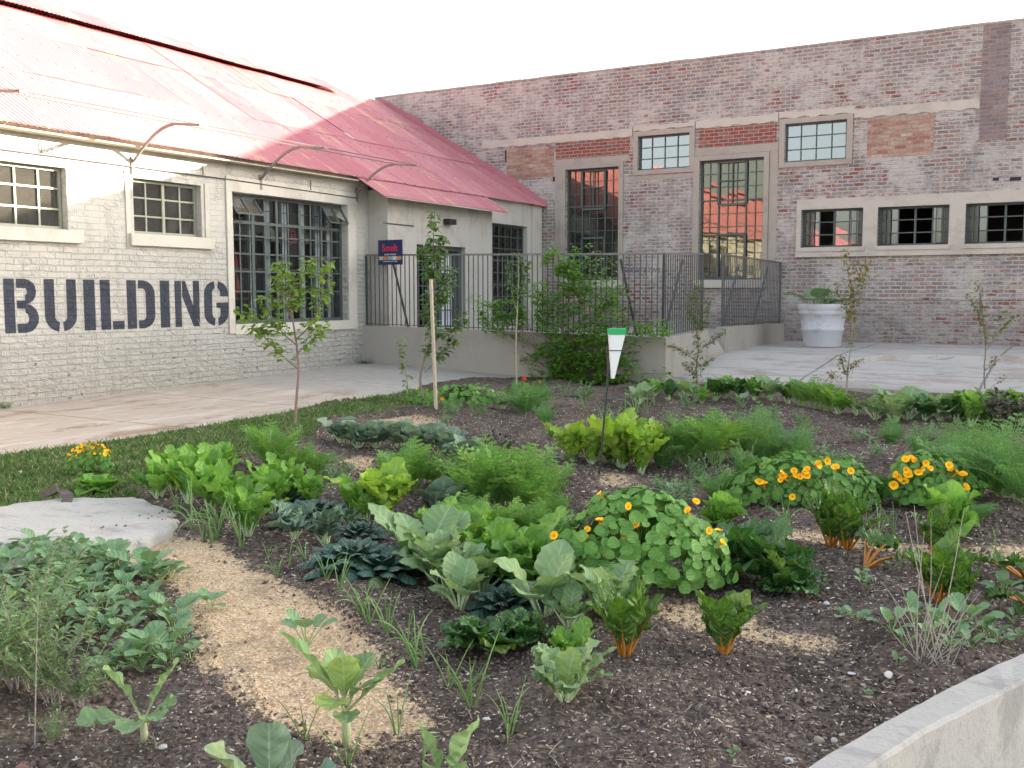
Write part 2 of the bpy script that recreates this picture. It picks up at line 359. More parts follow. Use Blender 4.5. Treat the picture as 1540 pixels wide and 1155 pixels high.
M['white'] = m_simple('white_plastic', (.75, .77, .78), .35, .05, 5, .02)
M['greencap'] = m_simple('green_plastic', (.02, .42, .14), .35, .1, 5, .02)
M['black'] = m_simple('black_plastic', (.02, .02, .022), .4, .2, 5, .05)
M['pot'] = m_concrete('white_pot', (.60, .60, .63), (.50, .50, .53), (.36, .34, .31), scale=3, bumps=.12, stainamt=.55)
M['signblue'] = m_simple('navy_sign', (.018, .028, .10), .4, .1, 4, .02)
M['signred'] = m_simple('red_sign_paint', (.75, .03, .05), .4, .05, 4, .02)
M['signwhite'] = m_simple('white_sign_paint', (.7, .7, .7), .5, .05, 4, .02)
M['signphoto'] = m_simple('printed_photo', (.50, .36, .24), .5, .9, 30, .02)
M['glass'] = m_glass('window_glass', (.9, .95, .95), .03, .92)
M['glasssky'] = m_glass('dusty_reflective_glass', (.96, .97, .98), .16, .55, (.03, .035, .04), .012)
M['glasstall'] = m_glass('warm_reflective_glass', (.95, .93, .72), .055, .55, (.035, .033, .03), .012)
M['glassdim'] = m_glass('dim_glass', (.9, .92, .92), .10, .6, (.05, .048, .04))
M['gauge'] = M['white']
M['bark'] = m_simple('grey_bark', (.22, .17, .14), .9, .3, 40, .5)
M['barkbrown'] = m_simple('red_brown_bark', (.25, .17, .13), .9, .3, 40, .5)
M['twig'] = m_simple('bleached_twig', (.32, .29, .25), .9, .2, 40, .3)
M['stemgreen'] = m_simple('green_stalk', (.20, .34, .09), .5, .25, 30, .1)
M['stempale'] = m_simple('pale_stalk', (.42, .52, .30), .45, .2, 30, .1)
M['stemorange'] = m_simple('orange_stalk', (.44, .175, .02), .4, .3, 25, .1)
M['stemred'] = m_simple('red_stalk', (.45, .07, .02), .4, .3, 25, .1)
M['thickstem'] = m_simple('thick_pale_stem', (.38, .42, .24), .6, .25, 30, .3)
M['clay'] = m_simple('red_clay', (.35, .12, .07), .8, .2, 10, .2)
L = {}
L['mustard'] = m_leaf('bright_green_leaf', (0.125, 0.300, 0.050), (0.235, 0.465, 0.085), (.40, .52, .22), 7, .5, .5, .6, .36, .3)
L['lettuce'] = m_leaf('yellow_green_leaf', (0.218, 0.406, 0.044), (0.371, 0.557, 0.077), (.45, .55, .25), 7, .5, .42, .5, .36)
L['kale'] = m_leaf('blue_green_leaf', (0.166, 0.290, 0.121), (0.282, 0.418, 0.198), (.40, .52, .36), 6, .6, .58, .35, .28, .3)
L['bluecab'] = m_leaf('blue_cabbage_leaf', (0.128, 0.209, 0.143), (0.218, 0.313, 0.220), (.34, .44, .34), 6, .6, .5, .25, .18)
L['tatsoi'] = m_leaf('dark_blue_green_leaf', (0.028, 0.081, 0.055), (0.064, 0.133, 0.094), (.18, .28, .2), 6, .4, .35, .6, .12, .5)
L['curly'] = m_leaf('grey_green_curly_leaf', (0.077, 0.151, 0.099), (0.141, 0.232, 0.154), (.30, .42, .28), 9, .5, .5, .8, .15)
L['chard'] = m_leaf('dark_chard_leaf', (0.045, 0.133, 0.020), (0.096, 0.232, 0.031), (.50, .32, .03), 8, .38, .3, 1.0, .28, .6)
L['spinach'] = m_leaf('dark_crinkled_leaf', (0.038, 0.128, 0.024), (0.083, 0.209, 0.044), (.25, .38, .18), 8, .5, .32, 1.0, .2, .6)
L['seedling'] = m_leaf('seedling_leaf', (.13, .26, .12), (.23, .38, .19), (.36, .50, .32), 5, .45, .5, .3, .25)
L['carrot'] = m_leaf('ferny_leaf', (0.115, 0.278, 0.050), (0.218, 0.418, 0.083), (.2, .4, .1), 3, .1, .6, .1, .35)
L['fennel'] = m_leaf('feathery_leaf', (.085, .23, .075), (.17, .37, .11), (.2, .4, .15), 3, .1, .6, .1, .35)
L['nast'] = m_leaf('nasturtium_leaf', (.085, .24, .04), (.18, .38, .07), (.36, .52, .26), 4, .25, .5, .2, .3, .3)
L['onion'] = m_leaf('onion_leaf', (0.154, 0.302, 0.099), (0.256, 0.429, 0.132), (.2, .4, .15), 3, .1, .4, .1, .2)
L['herb'] = m_leaf('grey_green_herb_leaf', (0.141, 0.244, 0.094), (0.243, 0.371, 0.154), (.3, .38, .26), 3, .3, .6, .2, .25)
L['tree'] = m_leaf('sapling_leaf', (0.141, 0.267, 0.033), (0.282, 0.418, 0.066), (.3, .42, .15), 5, .3, .45, .3, .36)
L['apple'] = m_leaf('apple_leaf', (0.102, 0.197, 0.055), (0.192, 0.313, 0.110), (.25, .36, .18), 5, .3, .45, .3, .3)
L['pom'] = m_leaf('small_tree_leaf', (0.090, 0.162, 0.033), (0.192, 0.267, 0.055), (.25, .3, .12), 3, .2, .45, .2, .3)
L['yellow'] = m_leaf('yellowing_leaf', (.28, .22, .03), (.42, .27, .04), (.4, .3, .1), 3, .2, .5, .2, .3)
L['vine'] = m_leaf('climber_leaf', (0.109, 0.255, 0.039), (0.243, 0.464, 0.066), (.15, .3, .08), 5, .25, .38, .3, .28, .5)
L['purple'] = m_leaf('purple_leaf', (.06, .05, .055), (.10, .09, .08), (.15, .12, .12), 5, .25, .4, .5, .15, .5)
def m_petal(name, a, b_, c_):
    t = NT(name); v = t.sep(t.n.new('ShaderNodeUVMap').outputs[0])[1]; c = t.ramp(v, [(0, c_), (.16, c_), (.34, a), (1, b_)]); c = t.mix(t.math('MULTIPLY', t.attr('var'), .5), c, t.mix(.5, c, a)); return t.done(t.bsdf(c, .6, None, .2))
L['petal'] = m_petal('orange_petal', (.92, .46, .012), (.98, .60, .02), (.80, .24, .01))
L['redpetal'] = m_leaf('red_petal', (.75, .05, .015), (.85, .12, .02), (.6, .04, .01), 2, .3, .5, .1, .25)
L['yellowpetal'] = m_leaf('yellow_petal', (.75, .65, .03), (.85, .75, .05), (.7, .5, .03), 2, .3, .5, .1, .25)
L['grass'] = m_leaf('short_grass', (.05, .10, .018), (.16, .20, .06), (.2, .25, .1), 2, .1, .6, .1, .25)

# ------------------------------------------------------------------ LAND: heights and zones
BX, BY = -13.1, 24.3          # the painted wall's plane and the brick wall's plane
pv = [G(*p)[:2] for p in [(-500, 760), (0, 683), (130, 667), (260, 648), (390, 626), (500, 606), (600, 592), (650, 577), (740, 571), (800, 566)]]
pave_poly = [(-14, 2)]+[(-14, -3), pv[0]]+pv[1:]+[(-8.5, 16.6), (-14, 16.6)]
gr = [(-9.6, -3), (-9.4, 5.9), (-9.35, 9.5), (-9.5, 12.9), (-9.3, 14.0), (-9.0, 13.6)]+[tuple(G(*p)[:2]) for p in [(640, 600), (600, 612), (500, 630), (470, 660), (380, 690), (260, 700), (215, 730), (200, 750), (0, 770)]]+[(-7.8, 1.5), (-8, -3)]
def P2(l): return [tuple(G(*p)[:2]) for p in l]
saw = [P2([(150, 822), (225, 800), (300, 806), (345, 828), (400, 856), (450, 882), (500, 920), (545, 968), (600, 1030), (650, 1078), (590, 1120), (520, 1130), (450, 1100), (370, 1062), (320, 1000), (295, 950), (262, 880), (200, 850)]),
       P2([(955, 905), (1010, 893), (1110, 905), (1180, 940), (1290, 962), (1270, 985), (1150, 975), (1060, 950), (980, 930)]),
       P2([(1120, 795), (1240, 800), (1330, 808), (1540, 815), (1750, 830), (1750, 860), (1540, 842), (1400, 838), (1240, 828), (1180, 815)]),
       P2([(890, 708), (940, 705), (965, 722), (930, 738), (890, 730)]),
       P2([(560, 628), (640, 620), (700, 650), (620, 652), (540, 660)]),
       P2([(500, 690), (560, 680), (580, 700), (520, 712)])]
rows = [P2([(180, 750), (420, 790), (620, 900), (820, 1010), (700, 1000), (560, 930), (400, 850), (260, 800)]),]
kin = [(1000, 1290), (1100, 1222), (1207, 1155), (1317, 1089), (1425, 1032), (1540, 981), (1680, 930), (1850, 878)]
kout = [(1105, 1300), (1205, 1225), (1307, 1155), (1390, 1099), (1476, 1056), (1540, 1023), (1680, 965), (1850, 905)]
KZ = .13
KI = [G(x, y, KZ) for x, y in kin]; KO = [G(x, y, KZ) for x, y in kout]
outer = [(p.x, p.y) for p in KI]+[(20, KI[-1].y+.5), (20, -20), (KI[0].x-.5, -20)]
def land(X, Y):
    wx = X+.25*fbm(X, Y, 1.6, 5); wy = Y+.25*fbm(X+40, Y, 1.6, 5)
    p = pin(wx, wy, pave_poly).astype(float)
    g = pin(wx, wy, gr).astype(float)*(1-p)
    wx2 = X+.18*fbm(X+9, Y, 4, 5); wy2 = Y+.18*fbm(X, Y+33, 4, 5)
    s = np.zeros(X.shape)
    for ox, oy in ((0, 0), (.1, .03), (-.08, .06), (.02, -.1), (-.05, -.07), (.13, -.06), (-.14, 0), (.03, .13)):
        for qi, q in enumerate(saw):
            s = s+pin(wx2+ox, wy2+oy, q)*((1.0 if qi == 0 else .62)/8.0)
    s *= (1-p)*(1-g)
    soil = np.clip(1-p-g, 0, 1)
    z = -.015+.06*fbm(X, Y, 1.1, 3)+(.028*fbm(X+5, Y, 6, 4)+.034*fbm(X, Y+5, 24, 4))*(1-.75*s)
    # planting ridges run down the beds
    c, sn = math.cos(.5), math.sin(.5)
    z += .035*np.sin((X*c+Y*sn)*4.2+fbm(X, Y, .8)*3)*(1-s)
    z = z*soil+soil*.02-.03*s+.022*s*fbm(X+3, Y, 7, 4)+.02*g*fbm(X, Y, 9, 4)+(p*.012*fbm(X, Y, 1.5, 5))
    sl = np.clip((Y-9)/8, 0, 1)*np.clip((-8.5-X)/4, 0, 1)*.15
    z = z+sl-p*.01
    return z, s, g, p
def gz(x, y): return float(land(np.array([x]), np.array([y]))[0][0])

def build_ground():
    NR, NA = 620, 760
    r = np.exp(np.linspace(math.log(1.3), math.log(34), NR)); a = np.linspace(-RAD(52), RAD(50), NA)+RAD(120)-0
    RR, AA = np.meshgrid(r, a, indexing='ij'); X = RR*np.cos(AA); Y = RR*np.sin(AA)
    Z, s, g, p = land(X, Y)
    co = np.stack([X, Y, Z], -1).reshape(-1, 3)
    idx = np.arange(NR*NA).reshape(NR, NA)
    q = np.stack([idx[:-1, :-1], idx[1:, :-1], idx[1:, 1:], idx[:-1, 1:]], -1).reshape(-1, 4)
    cx = co[q].mean(1)
    bad = pin(cx[:, 0], cx[:, 1], outer) | (cx[:, 0] < -13.2) | ((cx[:, 1] > 16.95) ) | ((cx[:, 1] > 16.6) & (cx[:, 0] < -6.5))
    q = q[~bad]
    me = bpy.data.meshes.new('garden_soil'); me.vertices.add(len(co)); me.vertices.foreach_set('co', co.ravel())
    me.loops.add(len(q)*4); me.loops.foreach_set('vertex_index', q.ravel()[...])
    me.polygons.add(len(q)); me.polygons.foreach_set('loop_start', np.arange(len(q))*4); me.polygons.foreach_set('loop_total', np.full(len(q), 4))
    me.update(calc_edges=True)
    ca = me.color_attributes.new('zone', 'FLOAT_COLOR', 'POINT')
    ca.data.foreach_set('color', np.stack([s, g, p, np.ones_like(s)], -1).reshape(-1).astype(np.float32))
    me.polygons.foreach_set('use_smooth', [True]*len(q))
    t = NT('garden_ground'); pos = t.pos(); zc = t.sep(t.attr('zone', 'Color'))
    edge = t.math('MULTIPLY', t.math('SUBTRACT', t.noise(pos, 40, 5, .8), .5), 2.0)
    def mk(c): return t.step(t.math('ADD', c, edge), .38, .62)
    ms, mg, mp = mk(zc[0]), mk(zc[1]), t.step(t.math('ADD', zc[2], t.math('MULTIPLY', edge, .7)), .42, .58)
    soil = t.mix(t.noise(pos, 5, 7, .7), (.058, .046, .040), (.145, .117, .099))
    vc = t.sep(t.voro(pos, 60, 'F1', 'Color'))
    soil = t.mix(t.step(vc[0], .80, .86), soil, (.20, .15, .115)); soil = t.mix(t.step(vc[1], .955, .97), soil, (.42, .36, .29))
    soil = t.mix(t.step(vc[2], .8, .9), soil, (.035, .026, .022))
    far = t.step(t.noise(pos, .8, 3, .6), .45, .65)
    soil = t.mix(t.math('MULTIPLY', far, .5), soil, (.20, .16, .135)); soil = t.mix(t.math('MULTIPLY', t.step(t.noise(pos, 2.1, 5, .65), .53, .60), .5), soil, (.042, .032, .028))
    v2 = t.sep(t.voro(t.vmath('MULTIPLY', pos, (1, 1, 1)), 110, 'F1', 'Color'))
    sawc = t.ramp(v2[0], [(0, (.34, .235, .135)), (.3, (.54, .385, .235)), (.6, (.65, .49, .31)), (.85, (.76, .61, .42)), (1, (.40, .28, .18))])
    sawc = t.mix(t.math('MULTIPLY', t.step(t.noise(pos, 3.5, 7, .75), .5, .64), .55), sawc, (.24, .17, .115))
    grc = t.mix(t.noise(pos, 30, 6, .8), (.05, .085, .022), (.16, .17, .08)); grc = t.mix(t.step(t.noise(pos, 2.2, 6, .7), .48, .62), grc, (.055, .085, .022))
    pq = t.vmath('MULTIPLY', pos, (1.3, .45, 1))
    pc = t.mix(t.noise(pos, 1.6, 8, .7), (.50, .43, .365), (.42, .35, .29))
    pc = t.mix(t.step(t.noise(pq, 2.0, 8, .72), .48, .66), pc, (.58, .51, .45))
    pc = t.mix(t.math('MULTIPLY', t.step(t.noise(pq, 1.3, 7, .75, .5), .52, .64), .8), pc, (.27, .18, .13))
    jy = t.math('ABSOLUTE', t.math('SUBTRACT', t.math('FRACT', t.math('MULTIPLY', t.math('ADD', t.sep(pos)[1], t.math('MULTIPLY', t.noise(pos, 4, 3, .6), .05)), .42)), .5)); pc = t.mix(t.math('MULTIPLY', t.step(jy, .009, .004), .7), pc, (.14, .11, .09))
    pc = t.mix(t.math('MULTIPLY', t.step(t.noise(pos, 60, 3, .7), .6, .75), .35), pc, (.22, .16, .12))
    yy = t.sep(pos)[1]; pc = t.mix(t.step(t.math('ADD', yy, t.noise(pos, .9, 4, .6)), 12.2, 13.6), pc, t.mix(t.noise(pos, 5, 7, .7), (.26, .235, .21), (.54, .51, .46)))
    c = t.mix(ms, soil, sawc); c = t.mix(mg, c, grc); c = t.mix(mp, c, pc)
    h = t.math('ADD', t.math('MULTIPLY', t.noise(pos, 45, 6, .75), 1.0), t.math('MULTIPLY', t.voro(pos, 60), .5))
    h = t.math('MULTIPLY', h, t.math('SUBTRACT', 1.0, t.math('MULTIPLY', mp, .6)))
    me.materials.append(t.done(t.bsdf(c, .95, t.bump(h, .9, .015), .12)))
    o = link(me, 'garden_ground'); tag(o, kind='structure')
build_ground()
b = MB(); b.box(-400, 400, -400, 400, -1.2, -.42)
tag(b.build('ground', m_simple('beaten_earth', (.17, .145, .12), .95, .3, 1.5, .3)), kind='structure')

# ------------------------------------------------------------------ wall builder
def wall_holes(mb, axis, plane, u0, u1, z0, z1, holes, depth, sign, ulist=()):
    """axis 'y': wall lies in x=plane and runs along y; outside is +x (sign 1).  axis 'x': lies in y=plane, outside is -y."""
    us = sorted(set([u0, u1]+[h[0] for h in holes]+[h[1] for h in holes]+list(ulist))); zs = sorted(set([z0, z1]+[h[2] for h in holes]+[h[3] for h in holes]))
    def P(u, d, z): return (plane-sign*d, u, z) if axis == 'y' else (u, plane-sign*d, z)
    def inside(u, z): return any(h[0] < u < h[1] and h[2] < z < h[3] for h in holes)
    for i in range(len(us)-1):
        for j in range(len(zs)-1):
            if inside((us[i]+us[i+1])/2, (zs[j]+zs[j+1])/2): continue
            for d in (0, depth):
                q = [P(us[i], d, zs[j]), P(us[i+1], d, zs[j]), P(us[i+1], d, zs[j+1]), P(us[i], d, zs[j+1])]
                mb.add(q, [(0, 1, 2, 3)])
    for (a, c, e, g) in list(holes)+[(u0, u1, z0, z1)]:
        q = [P(a, 0, e), P(c, 0, e), P(c, 0, g), P(a, 0, g), P(a, depth, e), P(c, depth, e), P(c, depth, g), P(a, depth, g)]
        mb.add(q, [(0, 1, 5, 4), (1, 2, 6, 5), (2, 3, 7, 6), (3, 0, 4, 7)])

def steel_window(parent, axis, plane, sign, u0, u1, z0, z1, ucuts, zcuts, inset=.12, bar=.022, frame=.045, mat='steel', gl='glass', heavy_u=(), heavy_z=(), extra=None, label=None, skip=()):
    def bx(mb, ua, ub, da, db, za, zb):
        if axis == 'y': mb.box(plane-sign*da, plane-sign*db, ua, ub, za, zb)
        else: mb.box(ua, ub, plane-sign*da, plane-sign*db, za, zb)
    f = MB(); d0, d1 = inset-.02, inset+.025
    bx(f, u0, u0+frame, d0, d1, z0, z1); bx(f, u1-frame, u1, d0, d1, z0, z1)
    bx(f, u0+frame, u1-frame, d0, d1, z0, z0+frame); bx(f, u0+frame, u1-frame, d0, d1, z1-frame, z1)
    for u in ucuts:
        h = bar*(1.9 if u in heavy_u else 1)/2; bx(f, u-h, u+h, inset-(.016 if u in heavy_u else .010), inset+.012, z0+frame, z1-frame)
    for z in zcuts:
        h = bar*(1.9 if z in heavy_z else 1)/2; bx(f, u0+frame, u1-frame, inset-(.013 if z in heavy_z else .007), inset+.009, z-h, z+h)
    if extra: extra(f, bx)
    w = f.build('window', M[mat], parent)
    if label: w['label'] = label
    g = MB(); g2 = MB(); lim = min([k[0] for k in skip]) if skip else 99
    us = [u0+frame]+sorted(ucuts)+[u1-frame]; zs = [z0+frame]+sorted(zcuts)+[z1-frame]
    for i in range(len(us)-1):
        for j in range(len(zs)-1):
            if (i, j) in skip: continue
            d = inset+.016+rnd.uniform(-.0015, .0015)
            t1, t2 = rnd.uniform(-.0012, .0012), rnd.uniform(-.0012, .0012)
            def P(u, z, k): return (plane-sign*(d+k), u, z) if axis == 'y' else (u, plane-sign*(d+k), z)
            (g if i < lim else g2).add([P(us[i], zs[j], t1), P(us[i+1], zs[j], t2), P(us[i+1], zs[j+1], -t1), P(us[i], zs[j+1], -t2)], [(0, 1, 2, 3)])
    for gp in (g, g2):
        if gp.v: gg = gp.build('pane', M[gl]); gg.parent = w
    return w
def ev(a, b, n): return [a+(b-a)*k/n for k in range(1, n)]

# ------------------------------------------------------------------ PAINTED WORKSHOP (left)
ws = empty('painted_workshop', (-13.1, 12, 0), 'long whitewashed brick workshop with a red corrugated roof and large stencilled lettering', 'building')
Y0 = -24.0
W1 = (8.0-.62, 9.6, 2.52, 3.42); W2 = (10.78, 12.17, 2.53, 3.40); W3 = (12.86, 16.0, 1.04, 3.36)
holesL = [W1, W2, W3]
for k in range(9):
    y = 4.2-3.0*k; holesL.append((y, y+1.5, 2.53, 3.4))
mb = MB(); wall_holes(mb, 'y', BX, Y0, 16.7, -.3, 4.02, holesL, .3, 1); mb.build('wall', M['paint'], ws)
for i, h in enumerate(holesL):
    if i == 2: continue
    n = 6 if i == 0 else 4
    cuts = ev(h[0], h[1], n); zc = ev(h[2], h[3], 3)
    cm = cuts[len(cuts)//2]
    wd = steel_window(ws, 'y', BX, 1, h[0]+.01, h[1]-.01, h[2]+.01, h[3]-.01, cuts, zc, .14, .028, .04, 'steelcream', 'glassdim', heavy_u=(cm,))
    s = MB(); s.box(BX-.13, BX+.08, h[0]-.12, h[1]+.2, h[2]-.19, h[2]-.004)
    o = s.build('sill', M['plaster']); o.parent = wd
# thin plaster band round the second window and a moulding beside the shop window
s = MB(); s.box(BX, BX+.03, 12.72, 12.855, .88, 3.362); s.box(BX, BX+.03, 16.005, 16.26, 1.037, 3.362); s.box(BX, BX+.034, 12.855, 16.26, .86, 1.035); s.box(BX, BX+.026, 12.72, 16.3, 3.365, 3.62)
s.build('window_surround', M['plaster'], ws)
for q_ in ((10.62, 10.70, 2.3, 3.5), (12.24, 12.33, 2.54, 3.44)):
    s = MB(); s.box(BX, BX+.02, *q_); s.build('plaster_band', M['plaster'], ws)
# shop window: close steel grid, two hoppers pushed open
u0, u1, z0, z1 = W3
hv = [12.86+.02+3.14*k/5 for k in (1, 2, 3, 4)]
cu = sorted(hv+[a+(3.14/10) for a in [12.88]+hv])
cz = [1.62, 1.98, 2.30, 2.62, 2.86]
wn = steel_window(ws, 'y', BX, 1, u0, u1, z0, z1, cu, cz, .16, .03, .06, 'steel', 'glass', heavy_u=hv, heavy_z=(2.86,))
g = MB()
for k in range(17):
    y = u0+.06+(u1-u0-.12)*k/16; g.box(BX-.24, BX-.232, y-.0045, y+.0045, z0+.04, z1-.04)
for z in (1.3, 1.62, 1.98, 2.3, 2.62, 2.86, 3.1): g.box(BX-.228, BX-.218, u0+.05, u1-.05, z-.008, z+.008)
o = g.build('security_grille', M['steel']); o.parent = wn
for (ya, yb, an) in ((12.92, 13.55, 38), (15.42, 15.98, 34)):
    f = MB(); gl = MB(); a = RAD(an); zt = 3.28; hh = .36
    def HP(y, t): return Vector((BX-.15+math.sin(a)*t, y, zt-math.cos(a)*t))
    for (p, q) in ((HP(ya, 0), HP(ya, hh)), (HP(yb, 0), HP(yb, hh)), (HP(ya, 0), HP(yb, 0)), (HP(ya, hh), HP(yb, hh)), (HP((ya+yb)/2, 0), HP((ya+yb)/2, hh))): f.bar(p, q, .03, .03)
    f.bar((BX-.15, ya+.05, 2.9), HP(ya+.05, hh*.9), .012)
    o = f.build('hopper_sash', M['steel']); o.parent = wn
    gl.add([HP(ya, .01), HP(yb, .01), HP(yb, hh), HP(ya, hh)], [(0, 1, 2, 3)])
    gl.mi = [0]; o2 = gl.build('hopper_pane', M['glasssky']); o2.parent = wn
# folding steel posts just behind the glass
g = MB()
for k, y in enumerate((13.1, 13.62, 14.02, 14.48, 14.98, 15.42, 15.78)):
    g.box(BX-.40, BX-.34, y, y+.13, .5, 3.5)
g.build('inner_post', M['steelpale'], ws)
g = MB()
for z in (1.50, 2.06, 2.62):
    g.box(BX-1.15, BX-.75, 12.7, 16.2, z-.03, z)
g.build('display_shelf', M['trim'], ws)
# shell behind: room, side walls, rear wall
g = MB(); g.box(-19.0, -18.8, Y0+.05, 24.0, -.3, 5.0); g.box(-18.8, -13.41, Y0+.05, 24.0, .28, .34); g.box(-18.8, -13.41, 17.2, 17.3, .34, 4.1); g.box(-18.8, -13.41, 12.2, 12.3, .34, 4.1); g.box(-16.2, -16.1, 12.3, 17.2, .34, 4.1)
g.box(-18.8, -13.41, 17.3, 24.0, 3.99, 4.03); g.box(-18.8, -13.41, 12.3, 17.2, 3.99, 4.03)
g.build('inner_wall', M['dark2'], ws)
g = MB(); g.box(-24.2, -24.0, Y0, 24.0, -.3, 4.0); g.build('rear_wall', M['plaster'], ws)
# porch section: projects half a metre
PX = -12.6
mb = MB(); D1 = (17.72, 19.66, .82, 2.64)
wall_holes(mb, 'y', PX, 16.702, 20.86, -.3, 3.72, [D1], .5, 1)
mb.build('porch_wall', M['porch'], ws)
# recessed bay by the brick building
mb = MB(); W4 = (21.3, 23.5, .88, 3.35)
wall_holes(mb, 'y', BX, 20.87, 24.29, -.3, 4.02, [W4], .3, 1)
mb.build('end_wall', M['plaster'], ws)
s = MB(); s.box(BX, BX+.07, 23.68, 24.2, .3, 3.93); s.build('pier', M['plaster'], ws)
steel_window(ws, 'y', BX, 1, 21.3, 23.5, .88, 3.35, ev(21.3, 23.5, 7), ev(.88, 3.35, 8), .14, .028, .05, 'steel', 'glass', heavy_z=(ev(.88, 3.35, 8)[4],))
# porch door: steel gate with pale panel
d = MB(); xa = PX-.14
d.box(xa-.03, xa+.03, 17.73, 17.80, .82, 2.63); d.box(xa-.03, xa+.03, 19.55, 19.65, .82, 2.63); d.box(xa-.03, xa+.03, 17.80, 19.55, 2.55, 2.63)
d.box(xa-.03, xa+.03, 18.72, 18.79, .82, 2.55)
for k in range(14):
    y = 17.86+k*.125
    if abs(y-18.75) > .06: d.box(xa-.008, xa+.008, y-.007, y+.007, .85, 2.55)
for z in (1.2, 1.75, 2.1): d.box(xa+.008, xa+.026, 17.8, 19.55, z-.015, z+.015)
door = d.build('door', M['steel'], ws)
d = MB(); d.box(xa-.20, xa-.17, 18.80, 19.54, .84, 2.5); o = d.build('door_leaf', M['steelpale']); o.parent = door; 
d = MB(); d.box(xa-.168, xa-.16, 19.0, 19.35, 1.75, 2.05); d.box(xa-.168, xa-.16, 18.95, 19.2, 1.35, 1.65); o = d.build('door_pane', M['black']); o.parent = door
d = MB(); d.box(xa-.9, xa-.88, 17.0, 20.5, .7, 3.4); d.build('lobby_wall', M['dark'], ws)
d = MB(); d.box(PX+.002, PX+.16, 18.75, 19.05, 3.12, 3.24); d.build('wall_light', M['black'], ws)
# ---- corrugated roof
yv = WX(512, 140, -18.1)[0]
def roof_sheet(mb, y0, y1, xa, za, xb, zb, lift=0, pitch=.09, seg=6, wid=.82):
    """corrugated sheets from eave (xa,za) up to (xb,zb), side by side along y"""
    y = y0; sl = Vector((xb-xa, 0, zb-za)); ln = sl.length; sl.normalize(); nr = Vector((-sl.z, 0, sl.x)); nr = nr if nr.z > 0 else -nr
    while y < y1-.02:
        ye = min(y+wid, y1); n = max(3, int((ye-y)/pitch*seg)); li = lift+rnd.uniform(0, .010); jl = rnd.uniform(-.025, .03); mb.col = rnd.random()
        tw = rnd.uniform(-.006, .006)
        vs = []
        for j in range(n+1):
            yy = y+(ye-y)*j/n*1.01; w_ = math.cos(2*math.pi*(yy/pitch))*.0075
            for (px_, pz_, e) in ((xa, za, -jl), (xb, zb, 0)):
                q = Vector((px_, yy, pz_))+sl*e+nr*(w_+li+tw*j/n); vs.append(q)
        mb.add(vs, [(2*j, 2*j+1, 2*j+3, 2*j+2) for j in range(n)])
        y = ye
EX, EZ = -12.93, 3.93; RX, RZ = -18.55, 7.235
def on(t): return EX+(RX-EX)*t, EZ+(RZ-EZ)*t
mb = MB()
t1, t2 = .36, .70
roof_sheet(mb, Y0, 24.27, *on(0), *on(t1+.015), 0)
roof_sheet(mb, Y0, 24.27, *on(t1), *on(t2+.012), .010)
roof_sheet(mb, Y0, yv, *on(t2), *on(.945), .022); roof_sheet(mb, yv, 24.27, *on(t2), *on(1.0), .022)
# porch extension carried down below the main eave
xe = -12.27; ze = EZ-(xe-EX)*(RZ-EZ)/(EX-RX)
roof_sheet(mb, 16.12, 21.15, xe, ze, *on(.02), -.02)
roof_sheet(mb, Y0, 24.27, -24.2, 3.9, RX-.01, RZ, .04)
mb.build('roof', M['roof'], ws)
# underside boards + rafters of the porch rake
g = MB(); g.add([(EX-.05, 16.2, EZ-.06), (xe+.04, 16.2, ze-.05), (xe+.04, 21.05, ze-.05), (EX-.05, 21.05, EZ-.06)], [(0, 1, 2, 3)])
g.box(-13.09, -12.86, Y0+.1, 16.1, 3.84, 3.86)
g.build('eave_board', M['wood'], ws)
# raised ridge vent
yv = WX(512, 140, -18.1)[0]
mb = MB(); roof_sheet(mb, Y0, yv, -17.95, RZ-.16, -18.62, RZ+.22, 0); roof_sheet(mb, Y0, yv, -19.2, RZ-.12, -18.63, RZ+.22, 0)
v = mb.build('ridge_vent', M['roof'], ws)
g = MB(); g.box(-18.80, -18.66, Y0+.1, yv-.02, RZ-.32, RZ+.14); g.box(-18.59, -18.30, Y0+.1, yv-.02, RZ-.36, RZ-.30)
t_ = NT('dark_gap'); o = g.build('vent_gap_shade', t_.done(t_.bsdf((.008, .006, .008), .95, None, 0))); o.parent = v  # near-black boxes painted as the shade inside the open vent gap
# red flashing stepped up the brick wall
g = MB(); n = 15
for k in range(n):
    ta = k/n; tb = (k+1)/n+.006; xa_, za_ = on(ta); xb_, zb_ = on(tb); h = .17+rnd.uniform(-.03, .05)
    pr = .012+.004*(k % 2)
    q = [(xa_, za_-.02), (xb_, zb_-.02), (xb_, zb_+h), (xa_, za_+h)]
    vs = [(x, BY-.004, z) for x, z in q]+[(x, BY-.004-pr-.02, z) for x, z in q]
    g.add(vs, [(4, 5, 6, 7), (0, 1, 5, 4), (1, 2, 6, 5), (2, 3, 7, 6), (3, 0, 4, 7)])
g.build('flashing', M['roof'], ws)
